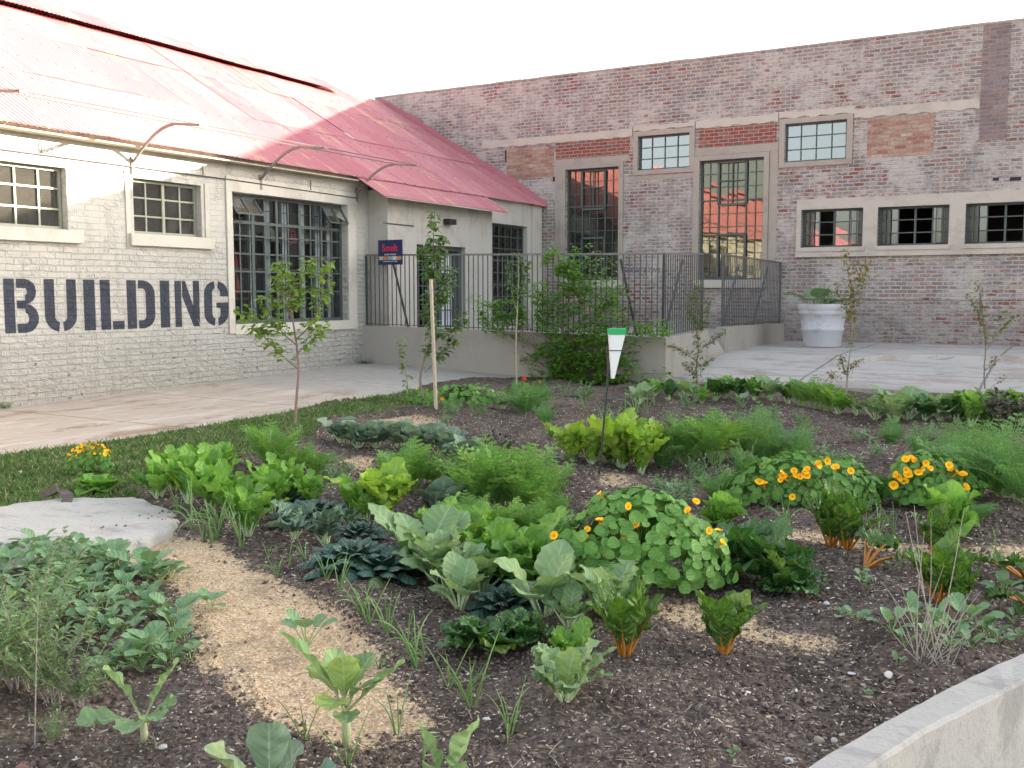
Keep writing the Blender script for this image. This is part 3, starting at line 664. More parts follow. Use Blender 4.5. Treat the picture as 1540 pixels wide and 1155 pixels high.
# painted letters, stencil style
def rect(x0, y0, x1, y1): return [[(x0, y0), (x1, y0), (x1, y1), (x0, y1)]]
def poly(*p): return [list(p)]
def arc(cx, cy, ro, rp, ri, rj, a0, a1, n=8):
    out = []
    for k in range(n):
        a = RAD(a0+(a1-a0)*k/n); c = RAD(a0+(a1-a0)*(k+1)/n)
        out.append([(cx+ro*math.cos(a), cy+rp*math.sin(a)), (cx+ro*math.cos(c), cy+rp*math.sin(c)), (cx+ri*math.cos(c), cy+rj*math.sin(c)), (cx+ri*math.cos(a), cy+rj*math.sin(a))])
    return out
Bsh = rect(0, 0, .31, 1)+rect(.37, .83, .62, 1)+arc(.62, .765, .34, .235, .06, .065, -90, 90)+rect(.37, .45, .62, .60)+arc(.62, .27, .40, .27, .10, .10, -90, 90)+rect(.37, 0, .62, .17)
Ush = rect(0, .3, .31, 1)+arc(.47, .3, .47, .3, .16, .12, 180, 264)+rect(.69, .3, 1, 1)+arc(.53, .3, .47, .3, .16, .12, 276, 360)
Ish = rect(0, 0, 1, 1)
Lsh = rect(0, 0, .42, 1)+rect(.5, 0, 1, .17)
Dsh = rect(0, 0, .33, 1)+rect(.4, .83, .55, 1)+arc(.55, .72, .45, .28, .12, .11, 0, 90)+rect(.67, .28, 1, .72)+arc(.55, .28, .45, .28, .12, .11, 270, 360)+rect(.4, 0, .55, .17)
Nsh = rect(0, 0, .27, 1)+poly((.0+.30, 1), (.33, .62), (.98, 0), (.98, .03), (.36, 1))+rect(.76, .28, 1, 1)
Nsh = rect(0, 0, .26, 1)+poly((.30, 1), (.30, .66), (.74, 0), (1, 0), (.42, 1))+poly((.74, .40), (1, .05), (1, 1), (.74, 1))
Gsh = arc(.47, .72, .47, .28, .14, .12, 96, 180)+rect(0, .28, .33, .72)+arc(.47, .28, .47, .28, .14, .12, 180, 264)+arc(.54, .72, .46, .28, .13, .12, 0, 84)+rect(.67, .66, 1, .72)+arc(.54, .28, .46, .28, .13, .12, 276, 360)+rect(.67, .28, 1, .40)+rect(.5, .40, 1, .52)
for ch, shp, xa_, xb_ in (('B', Bsh, 6, 57), ('U', Ush, 67, 115), ('I', Ish, 126, 143), ('L', Lsh, 151, 186), ('D', Dsh, 191, 233), ('I', Ish, 241, 255), ('N', Nsh, 263, 300), ('G', Gsh, 307, 343)):
    ya, yb = WX(xa_, 460)[0], WX(xb_, 460)[0]; g = MB()
    for pl in shp:
        g.add([(BX+.004, ya+(yb-ya)*a_, 1.03+.765*c_) for a_, c_ in pl], [tuple(range(len(pl)))])
    o = g.build('painted_letter', M['letter'], ws); o['label'] = 'stencilled dark blue letter %s' % ch
# ---- awning brackets on the wall with long rods
def bracket(y, parent):
    g = MB(); pts = []
    for k in range(9):
        a = RAD(90*k/8*1.0); pts.append((BX+.03+.95*(1-math.cos(a))*1.0, y, 3.62+.62*math.sin(a)*.95))
    pts = [(BX+.03+.92*(k/8), y, 3.64+.50*math.sin(RAD(90*(k/8)))) for k in range(9)]
    for a_, c_ in zip(pts[:-1], pts[1:]): g.bar(a_, c_, .025, .042)
    tipx = BX+1.55
    g.bar((BX+.93, y-.03, 4.15), (tipx, y-.03, 4.08), .018, .03); g.bar((BX+.93, y+.03, 4.15), (tipx, y+.03, 4.08), .018, .03); g.bar((tipx, y-.05, 4.08), (tipx, y+.05, 4.08), .03, .04)
    g.box(BX, BX+.03, y-.03, y+.03, 3.45, 3.72)
    return g.build('awning_bracket', M['bracket'], parent)
for y in (7.9, 10.78, 13.57, 16.3): bracket(y, ws)
g = MB(); g.tube([(BX+1.5, -2, 4.10), (BX+1.5, 7.9, 4.09), (BX+1.5, 16.3, 4.10)], .008, 5); g.tube([(BX+.9, -2, 4.16), (BX+.9, 16.3, 4.17)], .008, 5)
g.build('awning_wire', M['rail'], ws)
g = MB(); g.tube([(BX+.03, 6.5-9, 3.58), (BX+.03, 13, 3.56), (BX+.03, 16.3, 3.52)], .011, 6)
for y in (9.2, 12.2, 14.9): g.tube([(BX+.03, y, 3.56), (BX+.03, y, 3.74)], .009, 5)
g.tube([(PX+.02, 16.52, 3.02), (PX+.02, 17.6, 3.02)], .010, 5)
g.build('conduit', M['rail'], ws)

# ------------------------------------------------------------------ BRICK HALL (right)
bh = empty('brick_hall', (-6, 24.3, 0), 'tall weathered brick building with patched brickwork and steel grid windows', 'building')
TW = [(-12.36, -10.80, 1.93, 4.88), (-8.60, -6.98, 1.92, 4.87)]
SW = [(-10.27, -8.88, 4.74, 5.60), (-6.49, -5.06, 4.70, 5.60)]
LW = [(-6.05, -4.63, 2.67, 3.56), (-4.31, -2.79, 2.67, 3.55), (-2.46, -.95, 2.67, 3.55), (-.55, .95, 2.67, 3.55)]
ho = TW+SW+LW
mb = MB(); wall_holes(mb, 'x', BY, -18.75, 34, -.3, 7.36, ho, .35, -1, ulist=(-12, -8, -4, 0, 5, 10, 20)); mb.build('wall', M['brick'], bh)
# ragged cap course
mb = MB(); x = -18.75
while x < 34:
    l = rnd.uniform(.3, .9); mb.box(x, min(x+l-.004, 34), BY-.006-rnd.random()*.008, BY+.36, 7.362, 7.405+rnd.uniform(-.007, .007)); x += l
mb.build('parapet_cap', M['trim'], bh)
mb = MB(); mb.box(-18.75, -18.4, BY+.36, 44, -.3, 7.3); mb.box(33.7, 34, BY+.36, 44, -.3, 7.3); mb.box(-18.75, 34, 44, 44.3, -.3, 7.3); mb.build('side_wall', M['brick'], bh)
mb = MB(); mb.box(-18.4, 33.7, BY+.36, 44, 6.6, 6.8); mb.build('roof', M['dark2'], bh)
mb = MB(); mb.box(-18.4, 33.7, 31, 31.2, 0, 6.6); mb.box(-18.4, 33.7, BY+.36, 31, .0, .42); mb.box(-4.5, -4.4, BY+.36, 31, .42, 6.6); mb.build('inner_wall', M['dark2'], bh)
# steel windows
for i, h in enumerate(TW):
    a, c_, e, g_ = h; w_ = c_-a; H_ = g_-e
    cu = ev(a, c_, 7); cz = ev(e, g_, 9)
    # opening sash at the top middle
    sa, sb, sz0, sz1 = a+w_*2/7, a+w_*5/7, g_-H_*(.37 if i else .36), g_-.06
    def ex(f, bx, sa=sa, sb=sb, sz0=sz0, sz1=sz1, e=e, H_=H_):
        for (u, v_) in ((sa, sa), (sb, sb)): bx(f, u-.028, u+.028, .075, .10, sz0, sz1)
        bx(f, sa, sb, .075, .10, sz0-.028, sz0+.028); bx(f, sa, sb, .075, .10, sz1-.02, sz1+.02); bx(f, sa, sb, .07, .10, sz0+(sz1-sz0)*.55, sz0+(sz1-sz0)*.55+.03)
        bx(f, sa+(sb-sa)/2-.012, sa+(sb-sa)/2+.012, .08, .10, sz0, sz1)
        for z in (e+H_*.38, e+.05): bx(f, sa, sb, .078, .10, z-.028, z+.028)
        for u in (sa, sb): bx(f, u-.028, u+.028, .078, .10, e+.05, e+H_*.38)
    wd = steel_window(bh, 'x', BY, -1, a, c_, e, g_, cu, cz, .13, .020, .045, 'steel', 'glasstall', heavy_u=(cu[1], cu[4]), heavy_z=(cz[5],), extra=ex)
    s = MB(); s.box(a-.12, c_+.12, BY-.10, BY+.12, e-.20, e-.004); o = s.build('sill', M['trimpale']); o.parent = wd
for h in SW: steel_window(bh, 'x', BY, -1, h[0], h[1], h[2], h[3], ev(h[0], h[1], 4), ev(h[2], h[3], 3), .10, .022, .04, 'steel', 'glasssky')
for i, h in enumerate(LW):
    a, c_, e, g_ = h; w_ = c_-a
    cu = [a+w_*.28, a+w_*.52, a+w_*.76]; cz = ev(e, g_, 3)
    wd = steel_window(bh, 'x', BY, -1, a, c_, e, g_, cu, cz, .16, .024, .045, 'steel', 'glassdim', heavy_u=(cu[1],), skip=[(1, 0), (1, 1), (1, 2), (2, 0), (2, 1), (2, 2)] if i else [(1, 0), (1, 1), (1, 2)])
    # casement leaves standing open
    for (hx, sg, an) in ((a+.05, 1, 62), (c_-.05, -1, 58)):
        f = MB(); gl = MB(); A = RAD(an); W_ = .42
        def CP(t, z): return Vector((hx+sg*math.cos(A)*t, BY+.15-math.sin(A)*t*.30, z))
        for t_ in (0, .5, 1): f.bar(CP(W_*t_, e+.05), CP(W_*t_, g_-.05), .025)
        for z in (e+.05, cz[0], cz[1], g_-.05): f.bar(CP(0, z), CP(W_, z), .022)
        gl.add([CP(0, e+.05), CP(W_, e+.05), CP(W_, g_-.05), CP(0, g_-.05)], [(0, 1, 2, 3)])
        o = f.build('casement', M['steel']); o.parent = wd; o = gl.build('casement_pane', M['glassdim']); o.parent = wd
# cement surrounds
def ring(mb, h, wl, wr, wt, wb, pr):
    a, c_, e, g_ = h
    mb.box(a-wl, a-.002, BY-pr, BY+.1, e-wb, g_+wt); mb.box(c_+.002, c_+wr, BY-pr, BY+.1, e-wb, g_+wt); mb.box(a-.002, c_+.002, BY-pr, BY+.1, g_+.002, g_+wt)
    if wb > 0: mb.box(a-.002, c_+.002, BY-pr, BY+.1, e-wb, e-.002)
s = MB()
ring(s, TW[0], .16, .13, .12, 0, .04); ring(s, TW[1], .16, .13, .12, 0, .04)
for h in SW: ring(s, h, .13, .14, .12, .12, .035)
s.build('window_surround', M['trim'], bh)
s = MB()
s.box(-12.72, -10.52, BY-.012, BY, 5.005, 5.16); s.box(-12.68, -12.53, BY-.012, BY, 2.2, 5.0); s.box(-8.85, -6.64, BY-.012, BY, 5.0, 5.18); s.box(-10.50, -8.62, BY-.010, BY, 4.50, 4.60); s.box(-7.0+.16, -6.64, BY-.011, BY, 1.9, 4.98)
s.build('cement_render', M['trim'], bh)
s = MB(); wall_holes(s, 'x', BY-.045, -6.16, 1.3, 2.50, 3.80, LW, .044, -1)
for h in LW: s.box(h[0]-.05, h[1]+.05, BY-.07, BY-.0455, 2.57, 2.665)
s.box(-6.16, 1.3, BY-.075, BY-.0455, 2.44, 2.52)
s.build('low_window_surround', M['trimpale'], bh)
s = MB(); 
def band(x0, x1, z0, z1):
    n = max(2, int((x1-x0)/.12)); vs = []
    for k in range(n+1):
        x = x0+(x1-x0)*k/n; j1 = .02*math.sin(k*1.7)+rnd.uniform(-.012, .012); j2 = rnd.uniform(-.02, .02)
        vs += [(x, BY-.018, z0+j1), (x, BY-.018, z1+j2), (x, BY, z0+j1), (x, BY, z1+j2)]
    fs = []
    for k in range(n):
        a = 4*k; b_ = a+4; fs += [(a, b_, b_+1, a+1), (a+1, b_+1, b_+3, a+3), (a, a+2, b_+2, b_)]
    s.add(vs, fs)
band(-15.0, -10.44, 5.62, 5.82); band(-8.72, -6.66, 5.68, 5.86); band(-4.9, -2.27, 5.60, 5.80); band(-6.64, -4.9, 5.74, 5.88); band(-10.4, -8.75, 5.74, 5.86)
s.build('lintel_band', M['trimpale'], bh)
for (x0, x1, z0, z1, mm) in ((-12.66, -10.50, 5.17, 5.60, 'redbrick'), (-8.64, -6.70, 5.19, 5.66, 'redbrick'), (-14.2, -12.72, 4.72, 5.55, 'palebrick'), (-4.60, -3.18, 4.68, 5.58, 'palebrick')):
    s = MB(); s.box(x0, x1, BY-.009, BY, z0, z1); s.build('brick_infill', M[mm], bh)
# dark rain stain panel of old flue
s = MB(); s.box(-2.26, -1.72, BY-.008, BY, 4.9, 7.35); s.build('flue_patch', m_brick('sooty_brick', [(0, (.22, .17, .17)), (.5, (.32, .26, .25)), (.8, (.33, .2, .17)), (1, (.38, .31, .28))], (.38, .33, .30), (.46, .41, .38), .06, warp=.03), bh)
s = MB(); 
for (x, z, w_, h_) in ((-1.95, 4.02, .12, .07), (-1.62, 4.0, .22, .08), (-12.75, 4.60, .07, .12), (-14.25, 5.2, .08, .34)): s.box(x, x+w_, BY-.004-.003, BY, z, z+h_)
s.build('putlog_hole', M['dark'], bh)
# corbel ledge low down
s = MB(); s.box(-6.0, 12, BY-.03, BY, 1.44, 1.53); s.build('base_ledge', M['brick'], bh)

def text_mesh(body, size, bold=0.0, spacing=1.0):
    cu_ = bpy.data.curves.new('t', 'FONT'); cu_.body = body; cu_.size = size; cu_.offset = bold; cu_.extrude = .0015; cu_.align_x = 'CENTER'; cu_.align_y = 'CENTER'; cu_.space_character = spacing
    o = bpy.data.objects.new('t', cu_); sc.collection.objects.link(o)
    dg = bpy.context.evaluated_depsgraph_get(); me = bpy.data.meshes.new_from_object(o.evaluated_get(dg)); bpy.data.objects.remove(o)
    return me
def place_text(body, size, mat, parent, loc, rot, name, bold=0, sx=1, spacing=1.0):
    me = text_mesh(body, size, bold, spacing); me.materials.clear(); me.materials.append(mat)
    o = bpy.data.objects.new(name, me); sc.collection.objects.link(o); o.parent = parent
    o.location = Vector(loc)-parent.location; o.rotation_euler = rot; o.scale = (sx, 1, 1); return o
m_fade = m_simple('faded_lettering', (.13, .11, .12), .9, .5, 40, .2)
place_text("CO LAND & CIVE", .155, m_fade, bh, (-10.22, BY-.006, 2.17), (math.pi/2, 0, 0), 'faded_lettering', .002)

# ------------------------------------------------------------------ RAISED WALKWAY, RAILINGS
CX = -6.4
wk = empty('raised_walkway', (-9, 16.5, 0), 'smooth cement retaining wall of the raised walkway below the railing', 'retaining wall')
def sbox(mb, x0, x1, y0, y1, za, zb, zc, zd, zbot):  # top heights at (x0y0),(x1y0),(x1y1),(x0y1)
    vs = [(x0, y0, zbot), (x1, y0, zbot), (x1, y1, zbot), (x0, y1, zbot), (x0, y0, za), (x1, y0, zb), (x1, y1, zc), (x0, y1, zd)]
    mb.add(vs, [(0, 3, 2, 1), (4, 5, 6, 7), (0, 1, 5, 4), (1, 2, 6, 5), (2, 3, 7, 6), (3, 0, 4, 7)])
s = MB(); sbox(s, BX, CX-.20, 16.47, 16.7, .91, .812, .812, .91, -.3); sbox(s, CX-.198, CX, 16.472, 18.7, .81, .81, .88, .88, -.3)
s.build('retaining_wall', M['plinth'], wk)
s = MB(); sbox(s, CX-.20, CX, 19.8, BY-.005, .90, .90, .85, .85, -.3); s.build('kerb_wall', M['plinth'], wk)
s = MB(); s.box(BX+.5, CX-.21, 16.71, BY-.01, -.2, .70); sbox(s, CX-.21, CX-.01, 18.72, 19.79, .70, .40, .40, .70, -.2); s.build('floor', M['plinth'], wk)
def railing(name, segs, label, braces):
    r_ = empty(name, segs[0][0], label, 'railing')
    bal = MB(); bal.box(-.008, .008, -.008, .008, 0, 1.0); bm_ = bal.mesh('baluster', M['rail'])
    for (a, c_, n, ht) in segs:
        a = Vector(a); c_ = Vector(c_)
        g = MB(); g.bar(a+Vector((0, 0, ht)), c_+Vector((0, 0, ht)), .045, .035); g.build('top_rail', M['railtop'], r_)
        g = MB(); g.bar(a+Vector((0, 0, .05)), c_+Vector((0, 0, .05)), .03, .012); g.build('bottom_rail', M['rail'], r_)
        for k in range(n+1):
            p = a.lerp(c_, k/n); o = link(bm_, 'baluster', r_, (0, 0, 0), True); o.location = o.location+p+Vector((0, 0, .02)); o.scale = (1, 1, ht-.03)
            if k in (0, n): o.scale = (2.2, 2.2, ht-.03)
    for (a, c_) in braces:
        g = MB(); g.bar(a, c_, .045, .02); g.build('brace', M['rail'], r_)
    return r_
ra = railing('metal_railing', [((BX+.03, 16.58, .905), (CX-.1, 16.58, .81), 60, 1.47), ((CX-.1, 16.58, .81), (CX-.1, 18.62, .875), 18, 1.47)],
    'long dark steel railing on the retaining wall, overgrown by the climber',
    [((-12.45, 16.66, 2.25), (-12.25, 16.95, .75)), ((-7.35, 16.64, 2.2), (-7.1, 16.9, .72)), ((CX-.13, 17.6, 2.2), (CX-.3, 17.1, .75))])
rb = railing('metal_railing', [((CX-.1, 19.85, .90), (CX-.1, BY-.06, .85), 36, 1.47)], 'short dark steel railing between the walkway opening and the brick wall',
    [((CX-.13, 21.0, 2.2), (CX-.3, 20.4, .75)), ((CX-.13, 23.2, 2.2), (CX-.3, 22.6, .75))])
# shop sign fixed to the railing
sx, sz = WX(587, 380)[0], 0
sp = AT(587, 379.5, depth((-12.4, 16.55, 2.2)));
sp = Vector((-12.36, 16.545, 2.36))
t_ = 16.53/ray(587, 379.5).y; sp = AT(587, 379.5, t_)
sg = empty('shop_sign', sp, 'navy shop sign with red lettering hung on the railing beside the porch door', 'sign')
hw = 40/2/1500*t_*1.13; hh_ = 37/2/1500*t_
s = MB(); s.box(sp.x-hw, sp.x+hw, sp.y-.006, sp.y+.006, sp.z-hh_, sp.z+hh_); s.build('board', M['signblue'], sg)
RX90 = (math.pi/2, 0, 0)
place_text("Smelt", .20, M['signred'], sg, (sp.x-.005, sp.y-.009, sp.z+.085), RX90, 'lettering', .0022, .82, 1.06)
place_text("GLASS STUDIO", .04, M['signwhite'], sg, (sp.x, sp.y-.009, sp.z-.045), RX90, 'lettering', .0008, 1, 1.15)
s = MB(); cols = [(.5, .42, .3), (.45, .2, .08), (.3, .32, .38), (.62, .58, .5), (.5, .25, .1)]
for k in range(5):
    x0 = sp.x-hw+.02+k*(2*hw-.04)/5; mm = m_simple('printed_photo', cols[k], .5, .7, 35, .02)
    q = MB(); q.box(x0, x0+(2*hw-.04)/5-.008, sp.y-.0085, sp.y-.0062, sp.z-.155, sp.z-.08); q.build('photo_print', mm, sg)
place_text("GLASS BLOWING  GIFTS  STUDIO", .028, M['signwhite'], sg, (sp.x, sp.y-.009, sp.z-.185), RX90, 'lettering', .0004, .85, 1.0)

# ------------------------------------------------------------------ right hand concrete yard
def slab_mesh():
    nx, ny = 260, 110; xs = np.linspace(CX-.02, 14, nx); ys = np.linspace(16.86, BY, ny)
    X, Y = np.meshgrid(xs, ys, indexing='ij')
    Z = np.interp(Y, [16.86, 19.8, 21.5, 24.3], [.10, .37, .41, .43])+.03*fbm(X, Y, 1.2, 5)
    e = Y[:, 0]+.07*fbm(X[:, 0]+3, Y[:, 0], 2.0, 5); Y[:, 0] = e
    co = np.stack([X, Y, Z], -1).reshape(-1, 3).tolist(); idx = lambda i, j: i*ny+j
    fs = [(idx(i, j), idx(i+1, j), idx(i+1, j+1), idx(i, j+1)) for i in range(nx-1) for j in range(ny-1)]
    b0 = len(co)
    for i in range(nx): co.append([X[i, 0], Y[i, 0]-.004, -.2])
    fs += [(b0+i, b0+i+1, idx(i+1, 0), idx(i, 0)) for i in range(nx-1)]
    m = MB(); m.add(co, fs); o = m.build('concrete_yard', M['slab'], smooth=True); tag(o, kind='structure')
slab_mesh()
s = MB(); 
for k in range(9):
    x = CX+.1+k*.95; s.box(x, x+.9+rnd.uniform(-.05, .03), 16.70+rnd.uniform(-.02, .02), 16.84, -.1, .05+rnd.uniform(-.01, .015))
tag(s.build('edging', M['trim']), kind='structure')
# kerb lip on the yard
zs_ = lambda y: float(np.interp(y, [16.86, 19.8, 21.5, 24.3], [.10, .37, .41, .43]))
pts = resamp([Vector((x, y, zs_(y))) for x, y in [(-3.95, 18.6), (-3.75, 19.2), (-3.35, 19.65), (-2.6, 19.9), (-.5, 20.0), (4, 20.1), (9, 20.2)]], 30)
s = MB(); 
for off in (0,):
    vs = []
    for i, p in enumerate(pts):
        t = (pts[min(i+1, len(pts)-1)]-pts[max(i-1, 0)]).normalized(); n = Vector((-t.y, t.x, 0))*.13
        for q in (p-n, p-n*.8+Vector((0, 0, .10)), p+n*.8+Vector((0, 0, .10)), p+n): vs.append(q-Vector((0, 0, .02)))
    s.add(vs, [(4*i+j, 4*i+4+j, 4*i+5+j, 4*i+1+j) for i in range(len(pts)-1) for j in range(3)]+[(0, 1, 2, 3)])
tag(s.build('yard_kerb', M['slab']), 'low curved concrete lip lying across the yard', 'kerb')

# ------------------------------------------------------------------ foreground kerb wall
def strip(mb, A, B_, zt, zb, bev=.015):
    vs = []; n = len(A)
    # resample
    for i in range(n):
        a, b_ = A[i], B_[i]; d = (b_-a).normalized()
        j = rnd.uniform(-.003, .003)
        for q, z in ((a, zb), (a, zt-bev), (a+d*bev, zt), (b_-d*bev, zt), (b_, zt-bev), (b_, zb)): vs.append((q.x, q.y, z+(j if z > zb else 0)))
    fs = [(6*i+j, 6*i+6+j, 6*i+7+j, 6*i+1+j) for i in range(n-1) for j in range(5)]+[(5, 4, 3, 2, 1, 0), tuple(6*(n-1)+j for j in range(6))]
    mb.add(vs, fs)
kA, kB = resamp(KI, 40), resamp(KO, 40)
s = MB(); strip(s, kA, kB, KZ, -.5); o = s.build('kerb_wall', M['kerb'], smooth=False); tag(o, 'thick curved concrete kerb wall edging the bed in the near right corner', 'kerb')
k2a = [G(x, y, -.25) for x, y in [(1380, 1260), (1496, 1155), (1540, 1123), (1640, 1065), (1800, 985)]]; k2b = [G(x, y, -.25) for x, y in [(1550, 1300), (1700, 1180), (1760, 1140), (1860, 1090), (2000, 1020)]]
s = MB(); strip(s, resamp(k2a, 20), resamp(k2b, 20), -.25, -.5); tag(s.build('outer_kerb', M['kerb']), 'low concrete edge in the very bottom right corner', 'kerb')

# ------------------------------------------------------------------ broken slab at left
poly_px = [(-160, 775), (0, 757), (50, 750), (92, 742), (150, 744), (200, 742), (235, 752), (262, 765), (268, 778), (258, 790), (236, 797), (215, 806), (180, 812), (140, 824), (90, 832), (40, 838), (0, 842), (-160, 850)]
ppl = [G(x, y, .07) for x, y in poly_px]; 
def rough_slab(pl, zt, zb, name, mat, label, cat):
    c = sum(pl, Vector())/len(pl); ring_ = []
    for i in range(len(pl)):
        a, b_ = pl[i], pl[(i+1) % len(pl)]
        for k in range(5): 
            q = a.lerp(b_, k/5); j = float(fbm(np.array([q.x]), np.array([q.y]), 9, 4)[0])*.09; d = (q-c).normalized(); ring_.append(q+d*j*1.5)
    vs = []; n = len(ring_)
    for s_, z in ((.0, zt), (.6, zt), (.93, zt), (.985, zt-.012), (1.0, zt-.035), (1.01, zb)):
        for q in ring_:
            r_ = c.lerp(q, s_); vs.append((r_.x, r_.y, z+(float(fbm(np.array([r_.x]), np.array([r_.y]), 7, 4)[0])*.03 if z > zb else 0)))
    fs = [(i*n+j, i*n+(j+1) % n, (i+1)*n+(j+1) % n, (i+1)*n+j) for i in range(5) for j in range(n)]
    m = MB(); m.add(vs, fs); o = m.build(name, mat, smooth=True, world=False); tag(o, label, cat); return o
rough_slab(ppl, .058, -.1, 'broken_slab', M['slabrough'], 'ragged broken concrete slab lying at the left between the grass and the sawdust path', 'slab')
c0 = G(90, 752, .045)
bk = .07
dr = empty('metal_bracket', c0, 'bent rusty metal bracket lying on the broken slab', 'scrap metal')
s = MB(); 
s.bar(c0+Vector((-.16, 0, .01)), c0+Vector((-.02, .03, .06)), .075, .012); s.bar(c0+Vector((-.02, .03, .06)), c0+Vector((.10, .0, .05)), .075, .012); s.bar(c0+Vector((.10, 0, .05)), c0+Vector((.17, -.07, .0)), .075, .012); s.bar(c0+Vector((-.14, -.04, .03)), c0+Vector((.02, -.03, .10)), .02, .05)
s.build('plate', M['rust'], dr)

# ------------------------------------------------------------------ planter pot
pp = G(1236, 521, .42); dp = depth(pp); R0 = 37/1500*dp; HP_ = 64/1500*dp
pot = empty('planter_pot', pp, 'big white round planter pot standing on the yard by the brick wall', 'planter')
prof = [(0, 0), (.72, 0), (.74, .02), (.80, .36), (.84, .38), (.85, .43), (.82, .45), (.88, .74), (.93, .76), (.96, .80), (.93, .83), (.95, .86), (1.0, .90), (1.0, .98), (.97, 1.0), (.90, 1.0), (.88, .9), (0, .88)]
s = MB(); s.lathe([(r_*R0, z*HP_) for r_, z in prof], 40, pp); s.build('pot', M['pot'], pot, smooth=True)
s = MB(); s.lathe([(0, .905*HP_), (.885*R0, .895*HP_)], 24, pp); s.build('soil', m_simple('pot_soil', (.06, .045, .035), .95, .4, 20, .5), pot)

# ================================================================== PLANTS
def leafblade(mb, base, az, el, L_, W_, prof, bend=40, cup=.15, wave=0.0, wf=4, lobe=0.0, lf=6, nu=2, nv=8, twist=0, rn=rnd, droop=0, fold=0):
    """leaf surface with uv; spine starts at base heading az/el and bends down by bend degrees"""
    p = Vector(base); ca, sa = math.cos(az), math.sin(az); side = Vector((-sa, ca, 0)); ph = rn.uniform(0, 6.28); ph2 = rn.uniform(0, 6.28)
    vs = []; uv = []; step = L_/nv
    for i in range(nv+1):
        v = i/nv; e = RAD(el-bend*v-droop*v*v); d = Vector((ca*math.cos(e), sa*math.cos(e), math.sin(e)))
        tw = RAD(twist*v); n = side.cross(d)*-1
        n = d.cross(side)*-1 if False else side.cross(d).normalized()*-1
        if n.z < 0 and el < 100: n = n
        sd_ = side*math.cos(tw)+n*math.sin(tw)
        w_ = W_*prof(v)
        for k in range(-nu, nu+1):
            u = k/nu; ww = w_
            if lobe and abs(u) > .99: ww = w_*(1+lobe*math.sin(v*lf*6.28+ph*(1 if k > 0 else 1.7)))*(1+lobe*.5*math.sin(v*lf*2.7*6.28+ph2))
            off = n*(-cup*w_*u*u-fold*w_*abs(u)) if True else 0
            off = off+n*(wave*w_*(abs(u)**1.5)*math.sin(v*wf*6.28+(ph if k > 0 else ph2)))
            if wave: off = off+n*(wave*.35*w_*math.sin(v*wf*1.9*6.28+u*3+ph))
            vs.append(p+sd_*(ww*u)-off*1.0); uv.append((.5+.5*u, v))
        p = p+d*step
    m = 2*nu+1
    fs = [(i*m+k, i*m+k+1, (i+1)*m+k+1, (i+1)*m+k) for i in range(nv) for k in range(m-1)]
    mb.add(vs, fs, uv); return p
def oval(v): return math.sin(math.pi*min(1, max(0, v))**.8)**.75+.02
def spoon(v): return (max(0, math.sin(math.pi*min(1, v*.97+.0)**1.7)))**.7*.98+.07
def strapp(v): return (.25+.75*min(1, v*1.9))*(1-max(0, v-.62)**2*5.6)+.01
def roundp(v): return (max(0.0, 1-(2*v-1)**2))**.5*1.0+.02
def lance(v): return math.sin(math.pi*v**.75)*.95+.04
def petiole(mb, a, b_, r0, r1, sag=.0, n=4):
    a = Vector(a); b_ = Vector(b_); m = a.lerp(b_, .5)+Vector((0, 0, sag)); mb.tube([a, m, b_], [r0, (r0+r1)/2, r1], n, False)

def plant_parts(parts, name):
    """parts: list of (part name, MB, material list, smooth) -> cached meshes plus native height/width"""
    out = []; zm = 0.01; rm = .01
    for nm, mb, mats, sm in parts:
        if not mb.v: continue
        zs = sorted(p[2] for p in mb.v); zm = max(zm, zs[int(len(zs)*.985)])
        out.append((nm, mb.mesh(nm, mats, sm)))
    return out, zm
KIND = {}
ORD = ['first', 'second', 'third', 'fourth', 'fifth', 'sixth', 'seventh', 'eighth', 'ninth', 'tenth', 'eleventh', 'twelfth', 'thirteenth', 'fourteenth', 'fifteenth', 'sixteenth', 'seventeenth', 'eighteenth', 'nineteenth', 'twentieth', 'twenty-first', 'twenty-second', 'twenty-third', 'twenty-fourth', 'twenty-fifth', 'twenty-sixth', 'twenty-seventh', 'twenty-eighth', 'twenty-ninth', 'thirtieth']
def ordered(group, text):
    """labels counted from the left of the photograph, text has one %s"""
    os_ = [o for o in sc.objects if o.get('group') == group]
    R3 = Vector(_R); os_.sort(key=lambda o: (o.location.dot(R3))/max(.1, depth(o.location)))
    for i, o in enumerate(os_): o['label'] = text % ORD[i]
def kind(name, fn, variants, seed):
    lst = []
    for k in range(variants):
        lst.append(plant_parts(fn(random.Random(seed*100+k)), name))
    KIND[name] = lst
def sprout(kd, px, py, hpx, label, cat, group=None, name=None, var=None, width=1.0, rot=None, z=None, loc=None, lean=None):
    k = rnd.randrange(len(KIND[kd])) if var is None else var % len(KIND[kd])
    parts, zm = KIND[kd][k]
    p = G(px, py) if loc is None else Vector(loc)
    if z is None: p.z = gz(p.x, p.y)-.008
    else: p.z = z
    sc_ = (hpx/1500*depth(p))/zm
    ra_ = rnd.uniform(0, 6.28) if rot is None else rot
    if len(parts) == 1:
        o = link(parts[0][1], name or kd); o.location = p; root = o
    else:
        root = empty(name or kd, p)
        for nm, me in parts:
            o = bpy.data.objects.new(nm, me); sc.collection.objects.link(o); o.parent = root
    root.scale = (sc_*width, sc_*width, sc_); root.rotation_euler = (lean[0] if lean else 0, lean[1] if lean else 0, ra_)
    tag(root, label, cat, group)
    return root

